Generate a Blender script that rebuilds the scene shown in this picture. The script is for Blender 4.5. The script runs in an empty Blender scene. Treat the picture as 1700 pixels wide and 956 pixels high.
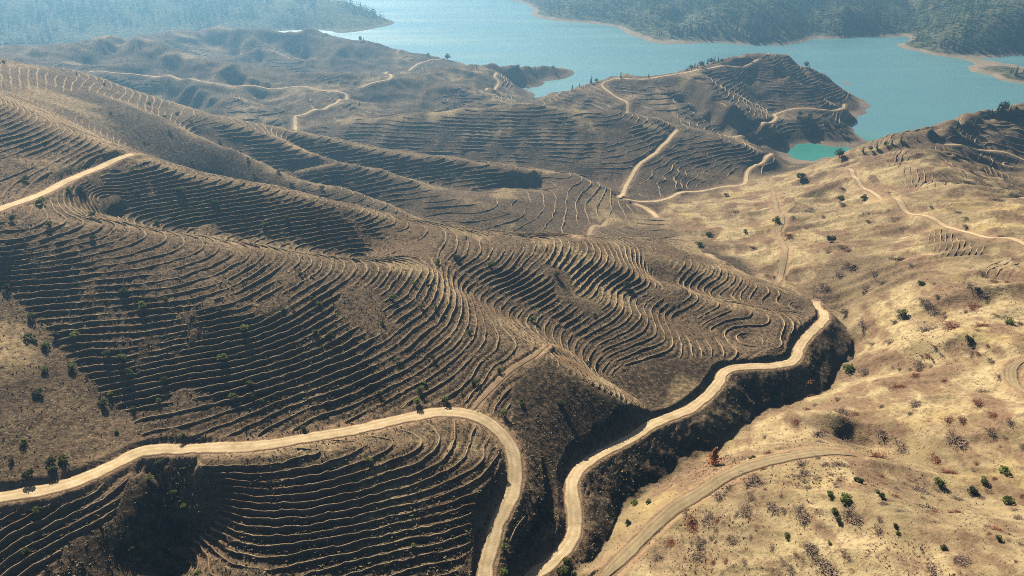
import bpy, math, random
import numpy as np
# ================= camera, sky, sun, exposure =================
SC=bpy.context.scene
COL=SC.collection
CAMH=260.0; PITCH_DEG=28.0; FPX=1214.0; CX,CY=850.0,478.0      # metres above the lake; focal length in photo pixels (1700 wide)
PITCH=math.radians(PITCH_DEG); CP,SP=math.cos(PITCH),math.sin(PITCH)
cam_data=bpy.data.cameras.new('camera'); cam=bpy.data.objects.new('camera',cam_data); COL.objects.link(cam)
cam.location=(0,0,CAMH); cam.rotation_euler=(math.radians(90-PITCH_DEG),0,0)
cam_data.sensor_width=36.0; cam_data.lens=36.0*FPX/1700.0; cam_data.clip_start=1.0; cam_data.clip_end=12000
SC.camera=cam
SUN_AZ=math.radians(-25.0)      # left of the view direction (+Y)
SUN_EL=math.radians(36.0)
world=bpy.data.worlds.new('World'); SC.world=world; world.use_nodes=True
wn=world.node_tree.nodes; wl=world.node_tree.links; wn.clear()
wo=wn.new('ShaderNodeOutputWorld'); wb=wn.new('ShaderNodeBackground'); ws=wn.new('ShaderNodeTexSky')
ws.sky_type='NISHITA'; ws.sun_disc=False; ws.sun_elevation=SUN_EL; ws.sun_rotation=SUN_AZ
ws.altitude=300; ws.air_density=0.45; ws.dust_density=2.0
wb.inputs['Strength'].default_value=0.05
wl.new(ws.outputs[0],wb.inputs[0]); wl.new(wb.outputs[0],wo.inputs[0])
sun_data=bpy.data.lights.new('sun','SUN'); sun=bpy.data.objects.new('sun',sun_data); COL.objects.link(sun)
sun_data.energy=5.0; sun_data.angle=math.radians(0.53); sun_data.color=(1.0,0.895,0.73)
from mathutils import Vector
SUN_DIR=Vector((math.sin(SUN_AZ)*math.cos(SUN_EL),math.cos(SUN_AZ)*math.cos(SUN_EL),math.sin(SUN_EL)))
sun.rotation_euler=(-SUN_DIR).to_track_quat('-Z','Y').to_euler(); sun.location=(0,0,800)
SC.view_settings.view_transform='Standard'; SC.view_settings.look='None'; SC.view_settings.exposure=0.95; SC.view_settings.gamma=1.0
SC.view_settings.use_curve_mapping=False
SC.cycles.max_bounces=5; SC.cycles.diffuse_bounces=0; SC.cycles.glossy_bounces=2; SC.cycles.transmission_bounces=2; SC.cycles.transparent_max_bounces=4; SC.cycles.volume_bounces=0
SC.cycles.use_denoising=False; SC.cycles.filter_width=1.0
rng=np.random.default_rng(7); random.seed(7)

# ================= feature lines of the relief =================
def ray(u,v):
    s=(u-CX)/FPX; t=(v-CY)/FPX
    return np.array([s, CP-t*SP, -(SP+t*CP)])
def P(u,v,z):
    d=ray(u,v); k=(CAMH-z)/-d[2]
    return (d[0]*k, d[1]*k, z)
LINES={
'R1':[(0,825,125),(100,808,123),(180,775,121.5),(240,748,120),(320,745,119.5),(420,740,118.5),(520,725,117),(600,712,116),(680,692,115),(740,683,113.5),(790,690,112.5),(825,712,111),(850,745,109),(857,790,106.5),(845,830,104.5),(825,870,102.6),(812,920,100.4),(806,956,99)],
'R2':[(885,956,93.5),(905,940,94.3),(940,905,95.4),(955,870,96),(950,820,96),(952,790,95.5),(985,760,94.5),(1050,725,92.5),(1090,700,91.5),(1150,675,90.5),(1190,640,89.5),(1210,612,88.5),(1280,605,87.5),(1318,597,87),(1330,570,86),(1365,535,83.5),(1368,520,82),(1355,500,79.5)],
'stream':[(900,985,86),(960,930,86.5),(1000,895,86),(1060,830,84),(1130,790,82),(1210,730,79),(1250,680,76.5),(1330,655,74),(1385,625,71),(1400,575,67),(1388,520,63),(1340,482,59),(1290,468,57),(1200,428,52),(1135,390,44),(1075,345,30),(1150,325,20),(1250,300,11),(1320,272,2)],
'L2':[(-150,120,192),(0,170,177),(60,195,170),(130,225,163),(190,250,157),(240,265,153),(317,293,147),(433,308,141),(500,325,136.5),(567,343,132),(638,359,127),(691,373,124),(766,385,121),(795,392,120),(880,396,115.5),(951,394,110),(1050,396,96),(1133,400,78),(1170,424,66)],
'L1':[(-150,75,180),(0,104,165),(60,110,158),(130,120,145),(200,143,134),(290,170,122),(367,193,110),(467,213,98),(567,237,86),(657,257,76),(767,268,66),(850,282,60),(955,288,52),(1000,310,45)],
'L1b':[(187,164,138),(274,197,127),(334,230,118),(387,247,112),(434,270,105),(500,300,98),(567,311,92),(640,340,84),(709,371,76)],
'L1c':[(300,185,120),(367,203,114),(467,230,103),(550,267,90),(634,280,80),(684,300,74),(759,325,66),(816,346,60),(873,392,52)],
'L1d':[(837,311,58),(923,318,52),(973,339,46),(1012,362,41)],
'M1':[(487,222,46),(567,200,50),(634,206,52),(700,197,56),(774,190,60),(868,177,66),(901,182,64),(975,189,58),(1042,186,54),(1089,201,46),(1119,214,38),(1180,228,31),(1230,245,24),(1275,262,15),(1310,274,5)],
'R3':[(1030,328,29),(1050,290,29),(1080,260,32),(1110,232,35),(1125,213,37)],
'S1':[(100,366,156),(164,369,153.5),(213,375,151),(277,385,148.5),(338,394,146),(391,403,143.5),(445,412,141),(498,421,138),(566,433,134.3),(674,442,128.5),(709,449,126),(734,467,122.5),(759,489,119.5),(798,510,115),(830,531,112.7),(862,549,111),(900,580,112)],
'T':[(900,582,112),(941,610,109.5),(987,634,105.5),(1020,652,102),(1052,670,98),(1076,690,93.5)],
'G1':[(742,459,121),(775,485,116),(812,507,112.3),(845,527,109.5),(880,545,107.2),(910,562,105),(950,590,101.5),(994,620,97),(1060,663,92.5),(1110,690,90.5)],
'S3':[(770,410,121),(800,425,119.5),(845,449,116),(877,460,113),(923,474,109),(962,492,105.5),(1012,503,102.5),(1060,525,99),(1100,560,96),(1180,592,91.5)],
'S4':[(887,403,115.5),(958,416,110.5),(1005,428,107),(1040,442,104),(1065,463,101),(1083,474,99),(1134,481,96),(1187,499,92.5),(1276,513,89),(1325,526,86)],
'G34':[(990,470,105),(1060,505,98),(1120,525,93.5),(1180,545,90.3),(1240,565,87.6)],
'G45':[(1100,468,92.5),(1187,496,85.5),(1276,510,81.5),(1330,516,78.8)],
'S5':[(1080,420,97),(1134,437,92),(1191,442,87.5),(1234,460,84),(1287,478,81),(1333,492,78.5)],
'G0':[(0,470,146),(30,510,142),(60,560,137),(130,640,129),(200,690,123)],
'F1':[(330,772,119.3),(450,757,120),(600,742,118),(700,737,115.5),(800,745,111.3)],
'gF':[(285,770,116),(287,830,108.5),(290,890,103.5),(290,956,99.5)],
'fl':[(0,956,117),(100,940,114.5),(200,890,113.5),(255,800,117)],
'fb':[(330,956,104),(450,956,104.5),(560,956,103.3),(700,956,101.2),(765,956,100.5)],
'fr':[(800,760,111.5),(815,820,107.8),(785,880,104.5)],
'nose':[(885,760,103.5),(892,830,99.5),(868,900,97)],
'R5':[(0,345,160),(60,325,158),(110,300,156),(160,280,154.5),(195,262,153.5),(225,256,153)],
'face':[(400,560,133),(330,505,140),(420,525,136.5),(300,640,126),(600,600,123),(740,620,116),(500,680,119.5),(200,600,132),(820,610,113),(560,520,130)],
'leftslope':[(0,600,138.5),(0,720,131),(100,690,128.5),(150,725,124),(0,410,155)],
# right bank
'R6':[(1000,956,92),(1050,910,93.5),(1110,850,95),(1180,805,96.5),(1260,770,97.5),(1340,752,98.5),(1400,755,100)],
'rh1':[(1180,900,99),(1350,850,107.5),(1500,880,112),(1600,900,116),(1700,956,120),(1500,956,113),(1300,956,104),(1150,956,98.5),(1330,790,101),(1480,800,104)],
'rh2':[(1300,690,87.5),(1370,690,93),(1260,720,88.5),(1200,770,91),(1420,650,92),(1480,690,96.5)],
'hol':[(1385,710,95),(1415,722,90.5),(1440,735,91),(1500,762,95),(1560,778,98.5),(1690,810,105)],
'rh3':[(1690,740,108),(1600,700,103),(1690,500,106),(1560,500,94.5)],
'spurA':[(1700,425,101),(1607,449,97.5),(1504,462,89),(1430,505,78)],
'gullyA':[(1600,425,92.5),(1500,432,82),(1420,460,71),(1360,485,62)],
'spurB':[(1700,574,109),(1600,577,102.5),(1511,567,94),(1440,585,84)],
'gullyB':[(1690,540,103),(1560,545,94),(1480,540,85),(1420,545,75.5)],
'gullyC':[(1690,640,104.5),(1590,612,96.5),(1500,617,89),(1430,612,79.5)],
'spurC':[(1700,690,111),(1560,655,101),(1460,642,93),(1380,662,86)],
'RR':[(1437,250,36),(1460,242,54),(1480,238,64),(1520,262,75),(1560,295,83),(1600,325,90),(1640,350,95),(1700,392,101)],
'RRb':[(1540,229,71),(1575,222,71),(1600,206,71),(1640,188,73),(1665,183,75),(1700,184,75),(1800,175,78)],
'RRd':[(1600,275,53),(1660,300,49),(1700,330,53),(1550,236,63),(1600,243,54),(1700,265,51)],
'grs':[(1400,400,68),(1300,400,57),(1300,330,40),(1400,300,57),(1340,285,30),(1470,330,72),(1500,400,80),(1330,440,63),(1230,365,44),(1180,340,32),(1410,262,18)],
# peninsula
'Pcr':[(893,164,12),(945,148,38),(1000,136,52),(1040,128,55),(1090,128,55),(1160,118,59),(1200,108,63),(1240,97,66),(1280,95,65),(1310,95,60),(1345,118,40),(1400,150,15)],
'Psh':[(1390,132,0),(1435,155,0),(1428,164,0),(1448,177,0),(1435,182,0),(1440,189,0),(1422,194,0),(1422,201,0),(1407,206,0),(1418,221,0),(1444,239,0),(1428,246,0),(1400,243,0),(1368,241,0),(1348,236,0),(1321,239,0),(1305,248,0),(1308,258,0),(1335,266,0),(1352,270,0),(1365,266,0),(1358,256,0),(1388,258,0)],
'Chill':[(1290,194,20),(1340,199,18),(1380,213,12),(1420,229,5)],
'Ps1':[(1140,128,55),(1180,158,48),(1210,180,41),(1260,205,27),(1275,218,18)],
'Pg1':[(1240,135,42),(1270,165,28),(1285,190,15)],
'Pg2':[(1090,150,44),(1130,180,28),(1200,222,16),(1250,232,10)],
'Ps2':[(1270,105,60),(1310,130,49),(1350,150,36),(1400,178,16)],
'Pg3':[(1330,125,37),(1370,148,22),(1415,170,3)],
'Pg4':[(1300,150,30),(1340,168,18),(1400,190,3)],
'Ps4':[(1090,140,52),(1120,160,42),(1165,190,33)],
'offP':[(1410,128,-5),(1452,150,-5),(1446,164,-3),(1466,178,-5),(1453,186,-3),(1452,198,-5),(1434,206,-4),(1442,222,-5),(1464,240,-5)],
'Ps3':[(1320,108,48),(1370,135,27),(1425,160,4)],
# left middle hills
'Q1':[(60,100,84),(120,85,90),(185,63,95),(205,72,92),(232,71,94),(290,90,83),(350,112,70),(430,138,56),(520,146,50)],
'R10':[(145,118,77),(250,126,66),(330,134,60),(400,142,55),(520,146,49),(560,150,46),(578,160,44),(520,182,44),(490,200,44),(485,217,43)],
'Q2':[(262,75,58),(330,57,62),(430,51,60),(520,56,52),(580,75,36),(680,90,17),(740,100,6),(775,107,0)],
'Qs1':[(278,134,65),(330,155,61),(368,177,56),(432,197,50)],
'Qg1':[(225,140,60),(290,166,48),(350,196,40)],
'Qg2':[(400,152,45),(430,172,37),(458,194,34)],
'Qg3':[(610,168,34),(660,182,27),(700,187,24)],
'Q2s1':[(395,60,58),(430,85,44),(470,106,27)],
'Q2g1':[(355,78,42),(395,102,25)],
'Q2g2':[(450,78,40),(505,106,15)],
'Q2s2':[(520,60,50),(560,85,36),(600,106,18)],
'Q1s':[(185,63,96),(150,90,86),(110,108,80)],
'Q1g':[(205,80,84),(175,105,74),(150,116,72)],
'Q2f':[(330,95,38),(430,105,28),(560,110,20),(650,125,14)],
'Q3':[(567,150,47),(640,138,44),(700,128,40),(734,127,38),(780,114,30),(850,113,24),(900,114,12),(950,116,0)],
'Q3s':[(734,131,37),(800,158,32),(845,178,28)],
'Q3sh':[(900,127,0),(893,133,0),(905,150,0),(888,158,0),(790,108,0)],
# far shores
'FL':[(655,38,0),(640,43,0),(600,51,0),(560,58,0)],
'FLc':[(610,14,22),(570,0,44),(400,0,46),(300,40,14),(0,0,62),(0,60,18),(150,20,42)],
'FR':[(893,30,0),(960,38,0),(1010,40,0),(1045,50,0),(1075,68,0),(1092,73,0),(1150,70,0),(1220,70,0),(1250,73,0),(1310,76,0),(1340,66,0),(1440,60,0),(1508,67,0),(1500,78,0),(1530,88,0),(1580,94,0),(1640,95,0),(1700,88,0)],
'FRn':[(1640,116,0),(1665,122,0),(1700,128,0),(1740,133,0),(1655,108,0),(1672,111,10),(1712,110,20)],
'FRg':[(1090,60,4),(1130,40,16),(1150,15,30)],
'FRg2':[(1330,62,3),(1345,40,14),(1350,12,30)],
'FRg3':[(1505,60,3),(1515,35,12),(1520,8,26)],
'FRs':[(1240,66,8),(1250,45,28),(1260,20,46)],
'FRs2':[(1420,55,8),(1425,35,26),(1430,10,44)],
'FRs3':[(1540,80,7),(1590,62,24),(1650,45,42)],
'FRc':[(940,16,14),(1010,16,22),(1080,25,26),(1100,0,58),(1200,15,48),(1300,0,58),(1400,15,48),(1480,30,22),(1500,0,44),(1600,45,40),(1600,10,60),(1700,40,48),(1700,0,78)],
}
WORLD=[ # hidden ground: valley floors behind crests, lake bed, outskirts (x, y, z)
 
 (-290,640,66),(-230,610,80),(-160,640,56),(-350,615,88),(-420,700,70),
 
 
 
 
 (-100,870,26),(0,865,22),(60,880,16),(120,860,24),(-60,950,18),(20,1000,8),(50,1060,-3),(-20,1060,14),
 (-300,1130,8),(-420,1120,16),(-180,1180,4),(-80,1260,2),(-520,1150,28),(-650,1050,70),
 (-560,1430,8),(-400,1460,-6),(-250,1480,-12),(-120,1450,-15),(0,1400,-14),(0,1700,-25),(-150,1750,-20),(150,1550,-25),(300,1350,-25),(450,1250,-22),(600,1350,-22),(700,1200,-24),(650,1050,-25),(750,1050,-25),(560,900,-20),(480,860,-14),(600,820,-16),(700,900,-22),(350,1200,-14),(200,1150,-12),(100,1120,-10),(250,1060,20),(120,1060,2),(330,1130,14),(200,1300,-22),(80,1450,-22),(460,1150,-8),(520,1120,-10),(900,1200,-14),(-650,1620,-3),(-800,1500,0),(-450,1700,-10),
 (0,2200,-20),(-200,2200,-18),(200,2400,-10),(-100,2600,-15),
 (420,760,-8),(470,780,-10),(520,790,-12),(400,800,-5),(600,760,6),(560,690,40),(440,640,48),(350,480,68),(420,420,90),(330,330,104),(600,500,80),
 (250,250,114),(260,150,124),(180,90,128),(60,80,112),(0,90,108),(-60,90,110),(-130,90,120),(-200,120,140),(-240,200,152),(-260,280,162),(-350,350,190),(-450,450,195),(-500,600,150),(-600,800,110),(-800,900,120),(-700,300,230),
 (-900,1250,30),(-1000,1350,25),(-1100,1700,90),(-900,2000,120),(-800,2150,110),(-420,2060,-8),(-300,2000,-14),(-560,2200,-4),(-340,1930,-4),(-640,2350,-5),(-1400,1500,110),(-1300,2400,190),(-1100,2700,170),
 (350,2000,95),(700,2000,110),(1000,1900,140),(1200,1600,120),(1200,2400,190),(600,2600,170),(300,2350,60),(950,1500,55),(1050,1350,40),(1000,1250,14),(100,2150,14),
 (90,2250,30),(0,2450,30),(900,700,60),(900,400,110),(700,650,62),
]
VALLEYS=[ # hidden valley floors behind the crests (x, y, z)
 [(-185,292,146),(-145,287,133.5),(-105,291,125.5),(-68,293,118)],
 [(-225,430,124),(-188,442,96),(-150,422,86),(-110,413,80),(-65,405,77),(-15,412,71),(25,425,62),(60,445,53),(95,465,47)],
 [(-225,518,107),(-170,500,88),(-135,487,74),(-95,488,65),(-45,462,57),(-10,450,57)],
 [(-165,560,83),(-135,550,72),(-95,558,63),(-50,560,54),(-20,560,49),(20,585,45)],
 [(-350,640,74),(-290,680,54),(-240,735,48),(-185,705,36),(-110,672,31),(-50,676,29),(0,676,28),(60,650,26),(105,618,26)],
]
SCATTER={'face','leftslope','rh1','rh2','rh3','grs','FLc','FRc','offP'}
def densify(pts,step):
    out=[]
    for a,b in zip(pts[:-1],pts[1:]):
        a=np.array(a,float);b=np.array(b,float); n=max(1,int(np.hypot(*(b-a)[:2])/step))
        for i in range(n): out.append(a+(b-a)*i/n)
    out.append(np.array(pts[-1],float)); return out
REGION_OF={}
for k in 'R1 R2 L2 S1 T G1 S3 S4 G34 G45 S5 G0 F1 gF fl fb fr nose R5 face leftslope'.split(): REGION_OF[k]=0
for k in 'L1 L1b L1c L1d'.split(): REGION_OF[k]=1
for k in 'M1 R3'.split(): REGION_OF[k]=2
for k in 'Pcr Psh Chill Ps1 Pg1 Pg2 Ps2 Ps3 Ps4 Pg3 Pg4'.split(): REGION_OF[k]=3
for k in 'Q1 R10 Q2 Q2f Q3 Q3s Q3sh Qs1 Qg1 Qg2 Qg3 Q2s1 Q2g1 Q2g2 Q2s2 Q1s Q1g'.split(): REGION_OF[k]=4
for k in 'R6 rh1 rh2 hol rh3 spurA gullyA spurB gullyB spurC gullyC RR RRb RRd grs'.split(): REGION_OF[k]=5
for k in 'FL FLc'.split(): REGION_OF[k]=6
for k in 'FR FRn FRc FRg FRg2 FRg3 FRs FRs2 FRs3'.split(): REGION_OF[k]=7
C=[];CREG=[]
for k,l in LINES.items():
    w=[P(*p) for p in l]
    w=[np.array(p) for p in w] if k in SCATTER else densify(w,np.mean([p[1] for p in w])*0.022+2)
    C+=w; CREG+=[REGION_OF.get(k,-1)]*len(w)
for l in VALLEYS:
    w=densify(l,12); C+=w; CREG+=[-1]*len(w)
C+=[np.array(p,float) for p in WORLD]; CREG+=[-1]*len(WORLD)
C=np.array(C); CREG=np.array(CREG); keep=[]
for i,c in enumerate(C):
    if not keep or np.hypot(C[keep,0]-c[0],C[keep,1]-c[1]).min()>1.2+0.006*c[1]: keep.append(i)
C=C[keep];CREG=CREG[keep]
cc=C[:,:2]/100.; n=len(C)
Amat=np.zeros((n+3,n+3)); Amat[:n,:n]=-np.hypot(cc[:,None,0]-cc[None,:,0],cc[:,None,1]-cc[None,:,1])+np.diag(0.0015*(0.3+cc[:,1]/4))
Amat[:n,n]=1;Amat[:n,n+1:]=cc;Amat[n,:n]=1;Amat[n+1:,:n]=cc.T
bv=np.zeros(n+3);bv[:n]=C[:,2]; wv=np.linalg.solve(Amat,bv)
land=CREG>=0
def relief(x,y):
    sh=x.shape; x=x.ravel()/100.; y=y.ravel()/100.; out=np.empty(len(x)); reg=np.empty(len(x),int)
    for i in range(0,len(x),6000):
        xa=x[i:i+6000];ya=y[i:i+6000]
        r=np.sqrt((xa[:,None]-cc[None,:,0])**2+(ya[:,None]-cc[None,:,1])**2)
        out[i:i+6000]=-r@wv[:n]+wv[n]+wv[n+1]*xa+wv[n+2]*ya
        reg[i:i+6000]=CREG[land][np.argmin(r[:,land],axis=1)]
    return out.reshape(sh),reg.reshape(sh)
# ---- noise ----
def hash2(i,j,seed):
    h=(i.astype(np.int64)*374761393+j.astype(np.int64)*668265263+seed*1442695041)&0xffffffff
    h=((h^(h>>13))*1274126177)&0xffffffff
    return ((h^(h>>16))&0xffff)/65535.0
def vnoise(x,y,seed=0):
    i=np.floor(x);j=np.floor(y);fx=x-i;fy=y-j
    fx=fx*fx*fx*(fx*(fx*6-15)+10);fy=fy*fy*fy*(fy*(fy*6-15)+10); i=i.astype(int);j=j.astype(int)
    a=hash2(i,j,seed);b=hash2(i+1,j,seed);c=hash2(i,j+1,seed);d=hash2(i+1,j+1,seed)
    return (a*(1-fx)+b*fx)*(1-fy)+(c*(1-fx)+d*fx)*fy
def fbm(x,y,sc,oc=4,seed=0,gain=0.5):
    v=0;a=1;t=0
    for o in range(oc):
        v=v+a*(vnoise(x/sc+17.3*o,y/sc-9.1*o,seed+o)*2-1); t+=a; a*=gain; sc*=0.5
    return v/t
def ridged(x,y,sc,oc=3,seed=0):
    v=0;a=1;t=0
    for o in range(oc):
        v=v+a*(1-2*np.abs(vnoise(x/sc+3.7*o,y/sc+8.9*o,seed+o)*2-1)); t+=a;a*=0.5;sc=sc*0.5
    return v/t
# ---- ground sheet: fan-shaped grid, finer near the viewpoint ----
NC=1000; NR1,NR2=745,55; NR=NR1+NR2
LR0,LR1,LR2=math.log(75),math.log(1500),math.log(3300)
def row_r(i): return np.exp(np.where(i<NR1-1,LR0+(LR1-LR0)*i/(NR1-1),LR1+(LR2-LR1)*(i-(NR1-1))/NR2))
def r_row(r):
    l=np.log(r); return np.where(l<LR1,(l-LR0)/(LR1-LR0)*(NR1-1),(NR1-1)+(l-LR1)/(LR2-LR1)*NR2)
def amax(r): return np.radians(38+14*np.clip((420-r)/340,0,1))
SE=0.95; EXT=math.radians(20)      # the outer columns fan out wider and coarser, past the frame
def s_th(s,r): a=np.abs(s); return np.sign(s)*np.where(a<SE,amax(r)*a/SE,amax(r)+(a-SE)/(1-SE)*EXT)
def th_s(th,r): a=np.abs(th); m=amax(r); return np.sign(th)*np.where(a<m,a/m*SE,SE+(a-m)/EXT*(1-SE))
def grid_xy(i,j):
    r=row_r(i); th=s_th(j/(NC-1)*2-1,r)
    return r*np.sin(th), r*np.cos(th)
NCc,NRc=340,300
ic=np.linspace(0,NR-1,NRc); jc=np.linspace(0,NC-1,NCc)
xc,yc=grid_xy(ic[:,None]*np.ones((1,NCc)),jc[None]*np.ones((NRc,1)))
zc,regc=relief(xc,yc)
def catmull(a,t,axis):
    a=np.moveaxis(a,axis,0); m=a.shape[0]; i=np.clip(np.floor(t).astype(int),0,m-2); f=(t-i).reshape((-1,)+(1,)*(a.ndim-1))
    p0=a[np.maximum(i-1,0)];p1=a[i];p2=a[i+1];p3=a[np.minimum(i+2,m-1)]
    o=0.5*(2*p1+(p2-p0)*f+(2*p0-5*p1+4*p2-p3)*f*f+(3*p1-p0-3*p2+p3)*f*f*f)
    return np.moveaxis(o,0,axis)
Z=catmull(catmull(zc,np.linspace(0,NRc-1,NR),0),np.linspace(0,NCc-1,NC),1)
REG=regc[np.round(np.linspace(0,NRc-1,NR)).astype(int)][:,np.round(np.linspace(0,NCc-1,NC)).astype(int)]
I,J=np.meshgrid(np.arange(NR,dtype=float),np.arange(NC,dtype=float),indexing='ij')
X,Y=grid_xy(I,J); RAD=np.hypot(X,Y)
wob=fbm(X,Y,60,2,91)
def blur(a,k):
    for ax in (0,1):
        c=np.cumsum(np.concatenate([np.repeat(np.take(a,[0],ax),k+1,ax),a,np.repeat(np.take(a,[-1],ax),k,ax)],ax),axis=ax)
        m=a.shape[ax]; a=(np.take(c,range(2*k+1,2*k+1+m),ax)-np.take(c,range(0,m),ax))/(2*k+1)
    return a
REGW=[blur((REG==k).astype(float),9) for k in range(8)]
def by_region(vals): return sum(w*v for w,v in zip(REGW,vals))
# small gullies and hummocks
damp=np.clip((Z+2)/8,0,1)
ZS=Z+damp*ridged(X+12*wob,Y+9*wob,46,2,5)*0.7*np.clip(RAD/400,0.6,2.2)
gul=ridged(X*0.42+14*wob,Y*1.0+0.35*X+9*wob,34,3,5)*5.2+ridged(X*0.4-7*wob,Y+0.3*X+6*wob,11,2,6)*1.1
Z=Z+damp*((REGW[5]*gul*np.clip(Z/55,0.15,1)+(1-REGW[5])*ridged(X+12*wob,Y+9*wob,46,3,5)*0.9)*np.clip(RAD/400,0.6,2.2)+fbm(X,Y,13,3,11)*(0.3+0.3*REGW[5])+ridged(X+6*wob,Y-5*wob,19,2,15)*(0.12+0.48*REGW[5]))
_far=np.clip(Z/25,0,1)*by_region([0,0.8,4.0,6.5,9.5,0,10.0,12.0])*ridged(X+30*wob,Y+25*wob,np.where(REG>=6,170,105),3,21)+np.clip(Z/25,0,1)*by_region([0,0,1.6,2.4,3.0,0,0,0])*ridged(X+9*wob,Y-8*wob,34,3,27); Z=Z+_far; ZS=ZS+_far
Z=Z+REGW[7]*fbm(X,Y,85,3,23)*6.0
def cell(i,j,A):
    i=np.clip(i,0,NR-1.001);j=np.clip(j,0,NC-1.001); i0=i.astype(int);j0=j.astype(int);fi=i-i0;fj=j-j0
    return A[i0,j0]*(1-fi)*(1-fj)+A[i0+1,j0]*fi*(1-fj)+A[i0,j0+1]*(1-fi)*fj+A[i0+1,j0+1]*fi*fj
def look(x,y,A):
    x=np.asarray(x,float);y=np.asarray(y,float); r=np.maximum(np.hypot(x,y),76); th=np.arctan2(x,y)
    return cell(r_row(r),(th_s(th,r)*0.5+0.5)*(NC-1),A)
def zat(x,y): return look(x,y,Z)
RSTEP=np.exp(np.linspace(math.log(78),math.log(3200),2600))
def hit(u,v):
    """ground point seen at a photo pixel"""
    d=ray(u,v); k=RSTEP/math.hypot(d[0],d[1]); x=d[0]*k;y=d[1]*k;z=CAMH+d[2]*k
    g=np.maximum(zat(x,y),0)-z; w=np.argmax(g>0)
    if g[w]<=0: w=len(k)-1
    if w>0:
        f=g[w-1]/(g[w-1]-g[w]+1e-9); x0=x[w-1]+(x[w]-x[w-1])*f; y0=y[w-1]+(y[w]-y[w-1])*f
    else: x0,y0=x[0],y[0]
    return float(x0),float(y0)
hx_,hy_=hit(1413,722); ax_,ay_=hit(1378,708); la=math.hypot(hx_-ax_,hy_-ay_); ca,sa=(hx_-ax_)/la,(hy_-ay_)/la
ha=(X-hx_)*ca+(Y-hy_)*sa; hb=-(X-hx_)*sa+(Y-hy_)*ca
Z=Z-4.6*np.exp(-(ha/8.5)**2-(hb/3.6)**2)          # eroded hollow on the right slope
def near_lines(names):
    pts=np.array([p for k in names for p in densify([P(*q) for q in LINES[k]],8)])[:,:2]
    out=np.empty(xc.shape)
    for i in range(xc.shape[0]): out[i]=np.sqrt(((xc[i][:,None]-pts[:,0])**2+(yc[i][:,None]-pts[:,1])**2).min(1))
    return out[np.round(np.linspace(0,NRc-1,NR)).astype(int)][:,np.round(np.linspace(0,NCc-1,NC)).astype(int)]
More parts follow.
